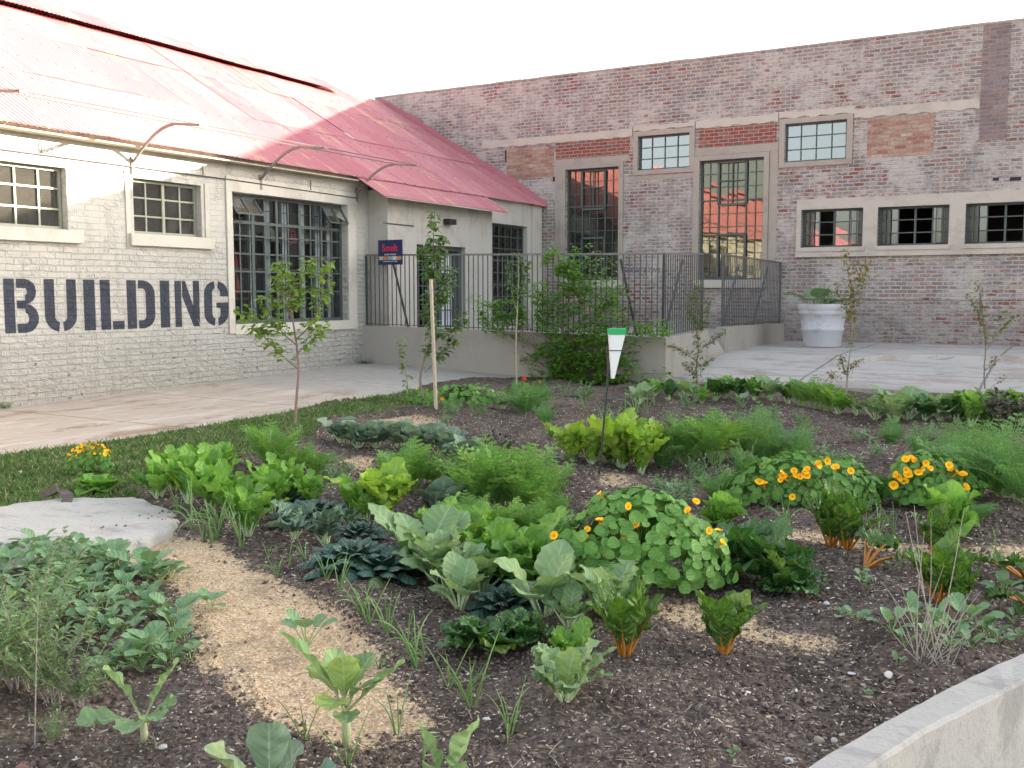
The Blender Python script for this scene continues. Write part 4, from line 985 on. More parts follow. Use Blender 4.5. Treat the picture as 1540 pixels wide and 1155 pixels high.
def f_leafy(mat, n, L_, W_, lobe, wave, el, bend, prof=strapp, pet=.25, petr=.006, stemmat='stempale', cup=.25, lf=6, nv=12, nu=3, wf=3):
    def f(r):
        lv = MB(); st = MB(); 
        for i in range(n):
            a = i*2.4+r.uniform(-.35, .35); t = i/n; e = r.uniform(*el)+ (8 if i > n*.6 else 0); l = L_*r.uniform(.7, 1.05)*(1-.25*t); lv.col = r.random()
            pl = l*pet*r.uniform(.7, 1.3); er = RAD(e+4); b0 = Vector((math.cos(a)*.012, math.sin(a)*.012, 0)); d = Vector((math.cos(a)*math.cos(er), math.sin(a)*math.cos(er), math.sin(er)))
            b1 = b0+d*pl; petiole(st, b0, b1+d*.02, petr*1.3, petr)
            leafblade(lv, b1, a+r.uniform(-.2, .2), e, l, W_*r.uniform(.8, 1.15), prof, r.uniform(*bend), cup, wave, wf, lobe, lf, nu, nv, r.uniform(-30, 30), r)
        return [('leaves', lv, [L[mat]], True), ('stalks', st, [M[stemmat]], True)]
    return f
kind('mustard', f_leafy('mustard', 13, .30, .055, .22, .30, (52, 86), (15, 60), pet=.28, lf=5, nv=14), 6, 1)
kind('lettuce', f_leafy('lettuce', 15, .34, .060, .20, .34, (50, 86), (10, 50), pet=.10, lf=9, nv=20, wf=5), 4, 2)
kind('brassica', f_leafy('kale', 9, .19, .062, .08, .10, (40, 75), (20, 60), prof=oval, pet=.75, cup=.2, lf=5), 4, 3)
kind('curly', f_leafy('curly', 8, .22, .075, .12, .45, (50, 80), (20, 60), prof=oval, pet=.5, lf=11, wf=5, nv=18), 2, 4)
kind('mustard_blue', f_leafy('kale', 11, .26, .062, .20, .26, (42, 82), (20, 60), pet=.4, lf=8, nv=16), 4, 44)
kind('light_mustard', f_leafy('mustard', 11, .27, .066, .18, .34, (42, 84), (15, 60), pet=.35, lf=9, nv=16), 4, 45)
kind('cabbage', f_leafy('bluecab', 12, .26, .105, .04, .10, (50, 84), (5, 35), prof=oval, pet=.12, cup=.35, nu=4), 3, 5)
kind('bluecabbage', f_leafy('bluecab', 10, .20, .085, .05, .12, (30, 78), (15, 50), prof=oval, pet=.35, cup=.3, nu=3), 3, 51)
kind('headlettuce', f_leafy('mustard', 16, .24, .10, .04, .16, (30, 80), (20, 70), prof=oval, pet=.05, cup=.35, nu=4), 2, 6)
kind('spinach', f_leafy('spinach', 15, .24, .072, .06, .28, (18, 66), (20, 60), prof=oval, pet=.25, lf=6, wf=4, nv=18, nu=4), 3, 7)
kind('beet', f_leafy('spinach', 9, .24, .055, .05, .30, (55, 85), (10, 50), pet=.3, stemmat='stempale'), 3, 8)
def f_chard(r):
    lv = MB(); st = MB(); n = 11
    for i in range(n):
        a = i*2.4+r.uniform(-.4, .4); out = i/n; e = r.uniform(66, 88)-18*(1-out)*r.random(); l = r.uniform(.22, .30)*(1.1-.3*(1-out)); lv.col = r.random()
        er = RAD(e); d = Vector((math.cos(a)*math.cos(er), math.sin(a)*math.cos(er), math.sin(er))); b0 = Vector((math.cos(a)*.018, math.sin(a)*.018, 0)); pl = r.uniform(.04, .10); b1 = b0+d*pl
        petiole(st, b0, b1+d*.03, .0075, .005, 0, 5)
        leafblade(lv, b1, a, e, l, r.uniform(.05, .068), oval, r.uniform(5, 45), .35, .26, 3, .06, 6, 4, 20, r.uniform(-25, 25), r)
    # midribs carry the stalk colour up
        st.tube([b1, b1+d*l*.45], [.0065, .003], 4, False)
    return [('leaves', lv, [L['chard']], True), ('stalks', st, [M['stemorange']], True)]
kind('chard', f_chard, 4, 9)
def f_chard_sprawl(r):
    lv = MB(); st = MB()
    for i in range(6):
        a = -2.2+i*.35+r.uniform(-.2, .2); e = r.uniform(20, 48); er = RAD(e); d = Vector((math.cos(a)*math.cos(er), math.sin(a)*math.cos(er), math.sin(er))); b0 = Vector((0, 0, 0)); b1 = d*r.uniform(.16, .26); lv.col = r.random()
        petiole(st, b0, b1+d*.03, .011, .007, .02, 5); leafblade(lv, b1, a+r.uniform(-.4, .4), e-10, r.uniform(.16, .24), .065, oval, 60, .3, .4, 5, .06, 7, 3, 16, r.uniform(-40, 40), r)
    return [('leaves', lv, [L['chard']], True), ('stalks', st, [M['stemorange']], True)]
kind('chard_sprawl', f_chard_sprawl, 3, 10)
def f_tatsoi(r):
    lv = MB(); n = 46
    for i in range(n):
        t = i/n; a = i*2.4; e = 8+62*t; rr = .17*(1-t)**.8+.015; lv.col = r.random()
        b1 = Vector((math.cos(a)*rr*.35, math.sin(a)*rr*.35, .015+.05*t))
        leafblade(lv, b1, a+r.uniform(-.1, .1), e+12, rr*.85+.035, .020+.024*(1-t), spoon, 50+r.uniform(-10, 20), -.45, .06, 2, 0, 3, 3, 8, r.uniform(-15, 15), r)
    return [('leaves', lv, [L['tatsoi']], True)]
kind('tatsoi', f_tatsoi, 3, 11)
def fern(lv, st, r, base, az, el, length, spread, nseg=11, leafn=5, fine=1.0, bend=50, v0=.28):
    p = Vector(base); pts = [p.copy()]; ca, sa = math.cos(az), math.sin(az); side = Vector((-sa, ca, 0))
    for i in range(nseg):
        v = (i+1)/nseg; e = RAD(el-bend*v*v); d = Vector((ca*math.cos(e), sa*math.cos(e), math.sin(e))); p = p+d*(length/nseg); pts.append(p.copy())
        if v < v0: continue
        n = side.cross(d)
        pl = spread*max(.05, math.sin(math.pi*min(1, (v-v0+.08)/(1.13-v0))))**.7*r.uniform(.8, 1.1)
        for sg in (-1, 1):
            dd = (side*sg+d*.55+n*r.uniform(-.35, .25)).normalized(); q = p.copy()
            m = leafn
            for k in range(m):
                t = (k+1)/m; q2 = p+dd*pl*t+Vector((0, 0, -.15*pl*t*t)); s2 = pl*.36*(1-.55*t)
                for sg2 in (-1, 1):
                    l2 = (d*sg2+dd*.7+Vector((r.uniform(-.4, .4), r.uniform(-.4, .4), r.uniform(-.5, .5)))).normalized(); wv = l2.cross(n).normalized() if abs(l2.dot(n)) < .95 else side
                    if wv.length < .1: wv = side
                    wd = .0024*fine; wv = wv*wd
                    lv.add([q2-wv*.6, q2+wv*.6, q2+l2*s2*.55+wv*1.5, q2+l2*s2, q2+l2*s2*.55-wv*1.5], [(0, 1, 2, 3, 4)])
            st.tube([p, p+dd*pl], [.0010*fine, .0006*fine], 3, False)
    st.tube(pts, [.0026*fine*(1-.7*i/nseg) for i in range(nseg+1)], 3, False)
def f_carrot(r):
    lv = MB(); st = MB()
    for i in range(26):
        a = i*2.4+r.uniform(-.3, .3); lv.col = r.random()
        fern(lv, st, r, (math.cos(a)*.05*r.random(), math.sin(a)*.05*r.random(), 0), a, r.uniform(62, 89), r.uniform(.24, .36), .065, 12, 5, 1.2, r.uniform(10, 55))
    return [('fronds', lv, [L['carrot']], False), ('stalks', st, [M['stemgreen']], False)]
kind('carrot', f_carrot, 3, 12)
def f_fennel(r):
    lv = MB(); st = MB()
    for i in range(16):
        a = i*2.4+r.uniform(-.4, .4); lv.col = r.random()
        fern(lv, st, r, (math.cos(a)*.02, math.sin(a)*.02, 0), a, r.uniform(48, 88), r.uniform(.24, .5), .11, 14, 5, 1.0, r.uniform(15, 70), .10)
    return [('fronds', lv, [L['fennel']], False), ('stalks', st, [M['stemgreen']], False)]
kind('fennel', f_fennel, 2, 13)
def f_onion(r):
    lv = MB(); 
    for i in range(r.randint(4, 7)):
        a = r.uniform(0, 6.28); e = r.uniform(62, 88); lv.col = r.random(); l = r.uniform(.22, .36); p = Vector((r.uniform(-.012, .012), r.uniform(-.012, .012), 0)); pts = [p.copy()]; bend = r.choice([10, 20, 30, 60, 120])
        for k in range(8):
            v = (k+1)/8; ee = RAD(e-bend*v*v); p = p+Vector((math.cos(a)*math.cos(ee), math.sin(a)*math.cos(ee), math.sin(ee)))*l/8; pts.append(p.copy())
        lv.tube(pts, [.0035, .0042, .0045, .0044, .004, .0036, .003, .002, .0006], 5, False)
    return [('leaves', lv, [L['onion']], True)]
kind('onion', f_onion, 6, 14)
def f_seed(r):
    lv = MB(); st = MB()
    for i in range(r.randint(5, 7)):
        a = i*2.4+r.uniform(-.4, .4); e = r.uniform(35, 75); er = RAD(e); d = Vector((math.cos(a)*math.cos(er), math.sin(a)*math.cos(er), math.sin(er))); b1 = d*r.uniform(.03, .06); lv.col = r.random()
        petiole(st, (0, 0, 0), b1, .0016, .0013, 0, 3); leafblade(lv, b1, a, e-15, r.uniform(.042, .062), r.uniform(.016, .023), roundp, 30, .25, .06, 2, .03, 3, 3, 8, r.uniform(-20, 20), r)
    return [('leaves', lv, [L['seedling']], True), ('stalks', st, [M['stemgreen']], False)]
kind('seedling', f_seed, 5, 15)
def disc(lv, c, n, rad, r, mdish=.15):
    n = n.normalized(); a = Vector((0, 0, 1)) if abs(n.z) < .9 else Vector((1, 0, 0)); x = n.cross(a).normalized(); y = n.cross(x)
    k = 9; vs = [c-n*rad*mdish]; uv = [(.5, .5)]
    ph = r.uniform(0, 6.28)
    for j in range(k):
        t = 2*math.pi*j/k+ph; q = rad*(1+.08*math.sin(3*t)); vs.append(c+x*math.cos(t)*q+y*math.sin(t)*q+n*rad*.12*math.sin(2*t+ph)); uv.append((.5+.5*math.cos(5*t), .5+.5*math.sin(t)))
    lv.add(vs, [(0, 1+j, 1+(j+1) % k) for j in range(k)], uv)
def flower_mesh(mat, r, s=1.0):
    f = MB()
    for k in range(5):
        f.col = r.random(); a = k*2*math.pi/5+r.uniform(-.25, .25); leafblade(f, (0, 0, 0), a, r.uniform(48, 72), .030*s, .017*s, spoon, 62, .1, .18, 2, .08, 3, 2, 5, 0, r)
    f.tube([(0, 0, 0), (0, 0, -.03*s)], [.004*s, .0015*s], 5)
    return f.mesh('flower', [L[mat]], True)
FLOW = [flower_mesh('petal', random.Random(k)) for k in range(6)]
FLOWR = [flower_mesh('redpetal', random.Random(k)) for k in range(2)]
def mound(px, py, rx, ry, h, nleaf, nfl, label, cat='nasturtium', leafr=.028, fl=None, name='nasturtium_clump', leafm='nast', fsize=1.0, flspots=None, seed=0, topfl=False, yaw_=YAW, low=.05):
    r = random.Random(500+seed); p = G(px, py); p.z = gz(p.x, p.y); root = empty(name, p, label, cat)
    lv = MB(); st = MB()
    lump = [(r.uniform(0, 6.28), r.uniform(.1, 1.0), r.uniform(.08, .24)) for _ in range(9)]
    def surf(th, c):   # c = sin of elevation
        k = 1+sum(a*math.cos(th-t)*(1 if abs(c-e) < .35 else .2) for t, e, a in lump)
        rr = math.sqrt(max(0, 1-c*c)); v = Vector((math.cos(th)*rr*rx*k, math.sin(th)*rr*ry*k, h*c*(.85+.15*k)+low*.5)); 
        n = Vector((math.cos(th)*rr/rx, math.sin(th)*rr/ry, c/h)).normalized()
        R_ = Matrix.Rotation(yaw_, 3, 'Z'); return R_ @ v, R_ @ n
    for i in range(nleaf):
        th = r.uniform(0, 6.28); c = r.random()**1.0; q, n = surf(th, c); dep = r.random()**2*.22; q = q*(1-dep)+Vector((0, 0, r.uniform(-.01, .03)))
        nn = (n+Vector((r.uniform(-.42, .42), r.uniform(-.42, .42), r.uniform(-.15, .4)))).normalized(); lv.col = r.random()*(.8 if c < .5 else 1)
        disc(lv, q, nn, leafr*r.uniform(.45, 1.25), r)
        if r.random() < .5: st.tube([q, q*.6+Vector((0, 0, -.02))], [.0015, .002], 3, False)
    me = lv.mesh('leaves', [L[leafm]], True); o = link(me, 'leaves'); o.parent = root; o.location = (0, 0, 0)
    me = st.mesh('stems', [M['stemgreen']], False); o = link(me, 'stems'); o.parent = root
    for i in range(nfl):
        if flspots and i < len(flspots):
            fx, fy = flspots[i]; t = depth(p)-rx*.72
            q = AT(fx, fy, t)-p; n = Vector((q.x/rx, q.y/ry, max(.1, q.z)/h)); k_ = n.length; n.normalize(); q = q/max(.5, min(k_, 1.6)) if k_ > 1.6 else q
            n = (n+Vector((math.sin(YAW), -math.cos(YAW), .35))).normalized()
        else:
            th = r.uniform(0, 6.28); q, n = surf(th, r.uniform(.55, 1) if topfl else r.uniform(.1, .95)); n = (n+Vector((0, 0, .4))).normalized(); q = q*1.03
        o = link((fl or FLOW)[i % len(fl or FLOW)], 'flower'); o.parent = root; o.location = q+n*.012; o.scale = (fsize*r.uniform(.6, 1.0), fsize*r.uniform(.6, 1.0), fsize*r.uniform(.7, 1.1))
        o.rotation_euler = (n+Vector((r.uniform(-.8, .8), r.uniform(-.8, .8), r.uniform(-.3, .6)))).to_track_quat('Z', 'Y').to_euler()
    return root

# ---- saplings: branches given as sight points at the tree's own distance
def smallleaf(lv, p, d, l, w_, r, fold=.25):
    d = d.normalized(); s = d.cross(Vector((r.uniform(-.4, .4), r.uniform(-.4, .4), 1))).normalized(); n = s.cross(d)
    m = p+d*l*.5; 
    vs = [p, m-s*w_+n*fold*w_, p+d*l-Vector((0, 0, l*.15)), m+s*w_+n*fold*w_, p+d*l*.18-s*w_*.55+n*fold*w_*.5, p+d*l*.18+s*w_*.55+n*fold*w_*.5, p+d*l*.8-s*w_*.6, p+d*l*.8+s*w_*.6, m]
    uv = [(.5, 0), (0, .5), (.5, 1), (1, .5), (.1, .2), (.9, .2), (.15, .8), (.85, .8), (.5, .5)]
    lv.add(vs, [(0, 8, 1, 4), (0, 5, 3, 8), (8, 2, 6, 1), (8, 3, 7, 2)], uv)
def tree(name, base_px, branches, leafmat, leafl, leafw, dens, label, cat='tree', bark='bark', r0=.018, seed=0, second=None, jit=.10, leafstart=.25, clump=3, droop=.2, spread=.03, group=None):
    r = random.Random(900+seed); p = G(*base_px); p.z = gz(p.x, p.y)-.02; dp = depth(p); root = empty(name, p, label, cat, group)
    tr = MB(); lv = MB(); lv2 = MB(); 
    for bi, (pts, ra_, rb_, lf) in enumerate(branches):
        n = len(pts); dj = [0]*n; cur = r.uniform(-jit, jit)*2
        P = []
        for i, (x, y) in enumerate(pts):
            t = i/(n-1) if n > 1 else 0; off = 0 if bi == 0 else cur*t
            q = AT(x, y, dp+off)-p if not (bi == 0 and i == 0) else Vector((0, 0, 0)); P.append(q)
        if n >= 3: Q = resamp(P, 5*n)
        else: Q = [P[0].lerp(P[-1], k/8) for k in range(9)]
        m = len(Q); tr.tube([q+Vector((r.uniform(-1, 1), r.uniform(-1, 1), 0))*.003 for q in Q], [r0*(ra_+(rb_-ra_)*k/(m-1)) for k in range(m)], 6, False)
        if lf:
            for k in range(m-1):
                t = k/(m-1)
                if t < (lf if lf < 1 else 0): continue
                seg = Q[k+1]-Q[k]; cnt = seg.length*dens; c_ = int(cnt)+(1 if r.random() < cnt-int(cnt) else 0)
                for _ in range(c_):
                    q = Q[k]+seg*r.random(); a = r.uniform(0, 6.28); off = Vector((math.cos(a), math.sin(a), r.uniform(-.5, .8)))*spread*r.random(); target = lv2 if (second and r.random() < second[1]) else lv
                    for j in range(r.randint(1, clump)):
                        dr_ = Vector((math.cos(a)+r.uniform(-.6, .6), math.sin(a)+r.uniform(-.6, .6), r.uniform(-.6, .7)-droop)); target.col = r.random()
                        smallleaf(target, q+off, dr_, leafl*r.uniform(.65, 1.15), leafw*r.uniform(.8, 1.15), r)
    me = tr.mesh('trunk', [M[bark]], True); o = link(me, 'trunk'); o.parent = root
    if lv.v: me = lv.mesh('crown', [L[leafmat]], True); o = link(me, 'crown'); o.parent = root
    if lv2.v: me = lv2.mesh('crown', [L[second[0]]], True); o = link(me, 'crown'); o.parent = root; o['label'] = 'yellowing leaves'
    return root
tree('young_tree', (443, 640), [([(443, 640), (446, 600), (449, 560), (446, 520), (440, 480), (436, 440)], 1, .45, 0),
    ([(448, 555), (430, 540), (405, 515), (385, 490)], .5, .15, .3), ([(385, 490), (372, 478), (360, 465)], .2, .1, .01), ([(447, 520), (425, 500), (405, 470), (398, 445)], .5, .15, .25), ([(440, 480), (425, 450), (420, 415), (424, 395)], .5, .15, .15),
    ([(438, 450), (450, 425), (462, 400), (470, 390)], .4, .15, .1), ([(437, 445), (430, 425), (428, 405)], .4, .15, .1), ([(446, 510), (465, 490), (480, 460), (488, 410), (492, 392)], .5, .12, .2), ([(449, 530), (470, 510), (490, 487)], .4, .1, .2),
    ([(430, 500), (412, 488), (392, 500), (378, 495)], .3, .1, .2), ([(440, 470), (452, 450), (470, 430)], .3, .1, .15)],
    'tree', .085, .032, 105, 'young fruit tree with light green leaves at the grass edge before the shop window', bark='barkbrown', r0=.019, seed=1, clump=2, spread=.10)
tree('young_tree', (640, 612), [([(640, 612), (632, 575), (638, 540), (650, 500), (652, 460), (655, 420), (651, 370), (654, 318)], 1, .25, .3), ([(648, 520), (668, 500), (690, 490), (695, 470)], .5, .12, .2), ([(652, 470), (672, 440), (676, 410), (670, 400)], .4, .12, .15),
    ([(640, 560), (662, 535), (680, 515), (686, 505)], .5, .12, .2), ([(653, 430), (640, 400), (637, 370)], .4, .12, .1), ([(652, 400), (664, 380), (668, 355)], .3, .12, .1), ([(651, 500), (643, 470), (646, 440)], .4, .12, .2)],
    'apple', .105, .033, 105, 'tall young fruit tree tied to a pale wooden stake in front of the porch door', bark='bark', r0=.020, seed=2, clump=2, spread=.05)
tree('young_tree', (614, 606), [([(614, 606), (612, 570), (606, 540), (604, 508)], 1, .3, .15)], 'apple', .075, .024, 50, 'slender low shoot with few leaves standing left of the staked tree', bark='stemgreen', r0=.010, seed=3, clump=2, spread=.03)
tree('young_tree', (777, 575), [([(777, 575), (776, 520), (778, 470), (780, 420), (780, 380)], 1, .3, .55), ([(778, 470), (768, 430), (766, 395)], .3, .1, .1), ([(779, 450), (790, 425), (792, 392)], .3, .1, .1)], 'apple', .08, .022, 85, 'thin bare stemmed young tree topped by a small pale crown before the railing', bark='wood', r0=.017, seed=4, clump=3, spread=.07)
tree('dead_shrub', (884, 562), [([(884, 562), (880, 540), (877, 525)], 1.2, .8, 0), ([(877, 525), (868, 505), (859, 490), (857, 483)], .7, .3, 0), ([(877, 525), (874, 500), (874, 470)], .6, .25, 0), ([(877, 525), (886, 505), (884, 488)], .6, .25, 0), ([(886, 508), (896, 498), (905, 492)], .4, .2, 0)], 'apple', .05, .02, 1, 'bare pale forked twigs standing in front of the green climber', bark='twig', r0=.014, seed=5, cat='shrub')
tree('young_tree', (1050, 592), [([(1050, 592), (1047, 560), (1050, 520), (1047, 480), (1050, 425)], 1, .3, .1), ([(1049, 545), (1030, 530), (1012, 522), (1004, 520)], .4, .1, .2), ([(1049, 530), (1068, 515), (1085, 500), (1090, 495)], .4, .1, .2), ([(1049, 500), (1060, 480), (1064, 450)], .4, .1, .1), ([(1047, 560), (1062, 545), (1072, 540)], .4, .1, .2), ([(1047, 490), (1038, 470), (1036, 440)], .4, .1, .1), ([(1048, 570), (1036, 555), (1028, 545)], .4, .1, .2)],
    'pom', .042, .012, 260, 'wispy small-leaved young tree at the corner of the retaining wall', bark='bark', r0=.013, seed=6, clump=3, spread=.08, second=('yellow', .12))
tree('young_tree', (1272, 600), [([(1272, 600), (1276, 550), (1282, 500), (1280, 450), (1275, 410), (1272, 376)], 1, .25, .3), ([(1280, 470), (1296, 440), (1300, 410), (1308, 390)], .4, .1, .1), ([(1281, 490), (1266, 450), (1260, 425)], .4, .1, .1), ([(1276, 560), (1288, 545), (1294, 540)], .4, .1, .1), ([(1275, 570), (1268, 550), (1266, 535)], .4, .1, .1), ([(1280, 450), (1290, 420), (1286, 395)], .4, .1, .1), ([(1273, 590), (1256, 570), (1248, 560)], .3, .1, .5)],
    'pom', .045, .013, 210, 'young tree with yellowing leaves beside the white planter pot', bark='twig', r0=.015, seed=7, clump=3, spread=.07, second=('yellow', .55))
tree('young_tree', (1482, 596), [([(1482, 596), (1480, 560), (1482, 520), (1478, 480), (1474, 440), (1466, 424)], 1, .25, .4), ([(1481, 530), (1498, 505), (1510, 490), (1528, 475)], .4, .1, .3), ([(1479, 490), (1465, 460), (1456, 440)], .4, .1, .2), ([(1480, 560), (1492, 545), (1498, 540)], .3, .1, .2), ([(1480, 500), (1500, 478), (1514, 468)], .3, .1, .3), ([(1482, 590), (1500, 575), (1506, 566)], .3, .1, .5)],
    'pom', .045, .013, 150, 'thin young tree with leaning branches at the right edge of the yard', bark='bark', r0=.014, seed=8, clump=3, spread=.06, second=('yellow', .2))
# stake and ties
b0 = G(656, 618); s = MB(); top = AT(648, 420, depth(b0)); s.bar((b0.x, b0.y, -.05), top, .036, .036); tag(s.build('garden_stake', M['wood']), 'pale square wooden stake beside the tall young tree', 'stake')
# ---- climber spilling over the railing
def climber():
    r = random.Random(77); root = empty('climber', (G(880, 580).x, 16.2, 0), 'dense green climbing plant covering the railing and retaining wall', 'climber')
    lv = MB(); st = MB()
    blobs = [(870, 480, 52, 85, 5.0), (855, 420, 30, 36, 1.5), (832, 400, 12, 20, .5), (890, 450, 46, 42, 2.2), (905, 500, 50, 40, 2), (850, 540, 45, 38, 1.8), (900, 552, 46, 30, 1.5), (790, 482, 45, 24, 1.2), (750, 486, 34, 13, .5), (770, 465, 34, 10, .35), (723, 475, 12, 26, .15), (735, 455, 25, 7, .15), (805, 455, 30, 25, .8), (960, 493, 42, 11, .5), (985, 500, 18, 8, .2), (925, 450, 20, 14, .3), (915, 540, 30, 36, .9), (840, 565, 30, 22, .8), (812, 515, 16, 26, .25), (797, 535, 14, 14, .1), (945, 575, 30, 14, .35), (1000, 560, 10, 5, .04), (895, 575, 50, 14, .8), (870, 520, 60, 60, 2.0)]
    tot = sum(b_[4] for b_ in blobs)
    for (cx_, cy_, rx_, ry_, w_) in blobs:
        w_ = w_*(.55 if w_ > 1.9 else 1.25)
        for _ in range(int(6600*w_/tot)):
            while True:
                a_, c_ = r.gauss(0, .66), r.gauss(0, .66)
                if a_*a_+c_*c_ < 2.2 and float(vnoise(np.array([(cx_+a_*rx_)/17.0]), np.array([(cy_+c_*ry_)/15.0]))[0]) > .30: break
            px_, py_ = cx_+a_*rx_, cy_+c_*ry_; d = ray(px_, py_); yy = 16.42+r.uniform(-.42, .16)-(.0 if py_ < 495 else .12)
            if py_ > 495: yy = min(yy, 16.42)
            t = yy/d.y; q = Vector((0, 0, EYE))+d*t
            if q.z < 0: continue
            lv.col = r.random(); a = r.uniform(0, 6.28)
            for j in range(r.choice([1, 2, 3])):
                smallleaf(lv, q-root.location, Vector((math.cos(a+j), math.sin(a+j)-.4, r.uniform(-.5, .5))), r.uniform(.05, .10), r.uniform(.016, .028), r)
    for _ in range(60):
        cx_, cy_ = r.choice([(870, 560), (880, 570), (850, 560)]); b_ = r.choice(blobs); P = []
        for k in range(5):
            t = k/4; x_ = cx_+(b_[0]-cx_)*t+r.uniform(-8, 8); y_ = cy_+(b_[1]-cy_)*t+r.uniform(-6, 6); d = ray(x_, y_); P.append(Vector((0, 0, EYE))+d*((16.36-r.random()*.1)/d.y)-root.location)
        st.tube(P, [.008, .006, .005, .004, .002], 4, False)
    o = link(lv.mesh('leaves', [L['vine']], True), 'leaves'); o.parent = root
    o = link(st.mesh('stems', [M['bark']], True), 'stems'); o.parent = root
climber()

# ---- beds
GM = 'leafy greens in the left bed'
gm = [(238, 750, 62), (262, 742, 55), (285, 765, 82), (262, 725, 52), (318, 748, 70), (345, 778, 85), (372, 800, 78), (392, 760, 70), (318, 775, 75), (425, 742, 62), (410, 765, 62), (440, 752, 62), (470, 757, 52), (295, 715, 45), (335, 722, 50)]
for i, (x, y, h) in enumerate(gm):
    sprout('mustard', x, y, h, 'bright green lobed leafy plant in the crowded row behind the sawdust path', 'leaf vegetable', GM, 'mustard_plant', width=1.0)
sprout('mustard', 530, 778, 62, 'bright green leafy plant leaning left, between the dark rosettes and the tall upright leaves', 'leaf vegetable', GM, 'mustard_plant')
sprout('lettuce', 575, 788, 80, 'tall yellow-green leafy plant standing upright left of the blue cabbage', 'leaf vegetable', GM, 'mustard_plant', width=1.25)
sprout('mustard', 552, 790, 58, 'low bright green plant at the foot of the tall yellow-green leaves', 'leaf vegetable', GM, 'mustard_plant')
# middle bed
GB = 'broad leaved brassicas in the middle bed'
mids = [('light_mustard', 660, 812, 66, 'pale green frilly plant just below the blue cabbage'), ('light_mustard', 705, 830, 72, 'pale green frilly plant behind the twin-leaved seedling brassica'), ('light_mustard', 752, 858, 85, 'pale frilly plant with one yellow-lit leaf left of the flowering dome'), ('light_mustard', 812, 868, 100, 'tallest frilly pale green plant touching the flowering dome'), ('light_mustard', 780, 880, 80, 'frilly green plant between the smooth spoon-leaved brassica and the pale ones'),
    ('mustard_blue', 655, 868, 85, 'grey green wavy plant beside the dark flat rosettes'), ('brassica', 640, 850, 92, 'grey green broad-leaved plant above the dark flat rosettes'), ('brassica', 692, 908, 72, 'young pale blue-green brassica with wide flat leaves'), ('brassica', 672, 880, 66, 'blue-green brassica behind the wide flat-leaved one'), ('brassica', 818, 922, 98, 'smooth spoon-leaved brassica with long pale stalks'), ('brassica', 856, 946, 62, 'small grey brassica seedling right of the spoon-leaved brassica'),
    ('mustard_blue', 920, 935, 90, 'pale blue-green frilly plant directly behind the tall chard'), ('mustard_blue', 878, 900, 66, 'frilly green plant at the foot of the flowering dome'), ('light_mustard', 850, 880, 70, 'light frilly leaves tucked against the dome on its left'), ('brassica', 725, 880, 72, 'broad grey leaf plant between the pale frilly plants'), ('light_mustard', 735, 815, 42, 'short frilly plant behind the pale ones'), ('mustard', 700, 812, 50, 'small bright plant behind the frilly row')]
for kd, x, y, h, lb in mids: sprout(kd, x, y, h, lb, 'leaf vegetable', None, 'brassica_plant', width=1.12)
sprout('curly', 442, 812, 60, 'small grey-green curly plant left of the dark rosettes', 'leaf vegetable', None, 'kale_plant'); sprout('curly', 490, 828, 66, 'dark grey curly kale on a short pale stalk above the sawdust path', 'leaf vegetable', None, 'kale_plant', var=1, width=1.1)
for x, y, h, w_, lb in ((472, 782, 30, 1.0, 'dark rosette behind the curly kale'), (430, 755, 22, .9, 'small dark rosette half hidden under bright leaves'), (542, 818, 26, .72, 'small dark rosette alone in bare soil right of the curly kale'), (530, 862, 36, .95, 'left one of the two joined large dark rosettes'), (574, 868, 34, .95, 'right one of the two joined large dark rosettes'), (612, 850, 32, .8, 'dark rosette partly under the grey broad leaves'), (728, 858, 34, .8, 'dark rosette in the shade between frilly plants'), (765, 905, 38, .85, 'dark rosette left of the spoon-leaved brassica')):
    sprout('tatsoi', x, y, h, lb, 'rosette vegetable', None, 'tatsoi_plant', width=w_*1.15)
sprout('cabbage', 668, 776, 60, 'upright blue-green cabbage with pale ribs left of the ferny carrot tops', 'cabbage', None, 'cabbage_plant', width=1.0)
for x, y, h in ((515, 668, 40), (540, 672, 42), (566, 672, 44), (600, 676, 40), (622, 680, 38), (648, 680, 40), (672, 684, 36), (698, 690, 40)):
    sprout('bluecabbage', x, y, h, 'blue-green cabbage in the row between the grass corner and the carrot tops', 'cabbage', 'cabbages in the back row', 'cabbage_plant', width=.95)
carr = [(408, 708, 72, 'bushy ferny clump on the edge of the grass'), (448, 712, 50, 'low ferny clump right of the one on the grass edge'), (478, 712, 42, 'smallest ferny clump by the grass edge'), (618, 748, 76, 'feathery clump behind the blue cabbage'), (590, 735, 48, 'low feathery clump behind the tall yellow-green leaves'), (650, 735, 40, 'little feathery clump right of the one behind the cabbage'),
    (722, 770, 98, 'tall ferny clump at the left of the big carrot patch'), (762, 765, 108, 'tallest ferny clump in the middle of the big carrot patch'), (800, 775, 88, 'ferny clump at the right of the big carrot patch'), (705, 798, 58, 'dark ferny clump at the near left of the big carrot patch'), (752, 812, 66, 'low dark ferny clump at the near side of the big carrot patch'), (795, 812, 62, 'low ferny clump next to the flowering dome'), (830, 790, 50, 'outermost ferny clump pointing to the rain gauge'), (735, 745, 86, 'far ferny clump of the big carrot patch'), (690, 745, 60, 'ferny clump behind the blue cabbage on its right')]
for x, y, h, lb in carr: sprout('carrot', x, y, h, lb, 'carrot', None, 'carrot_plant', width=1.15)
for x, y, h, w_, lb in ((1035, 700, 72, 1, 'feathery bush left of the far ferny group'), (1075, 702, 76, 1.1, 'feathery bush in the middle of the far ferny group'), (1112, 700, 70, 1, 'feathery bush at the right of the far ferny group'), (1060, 690, 62, 1, 'feathery bush at the back of the far ferny group')): sprout('carrot', x, y, h, lb, 'carrot', None, 'carrot_plant', width=w_)
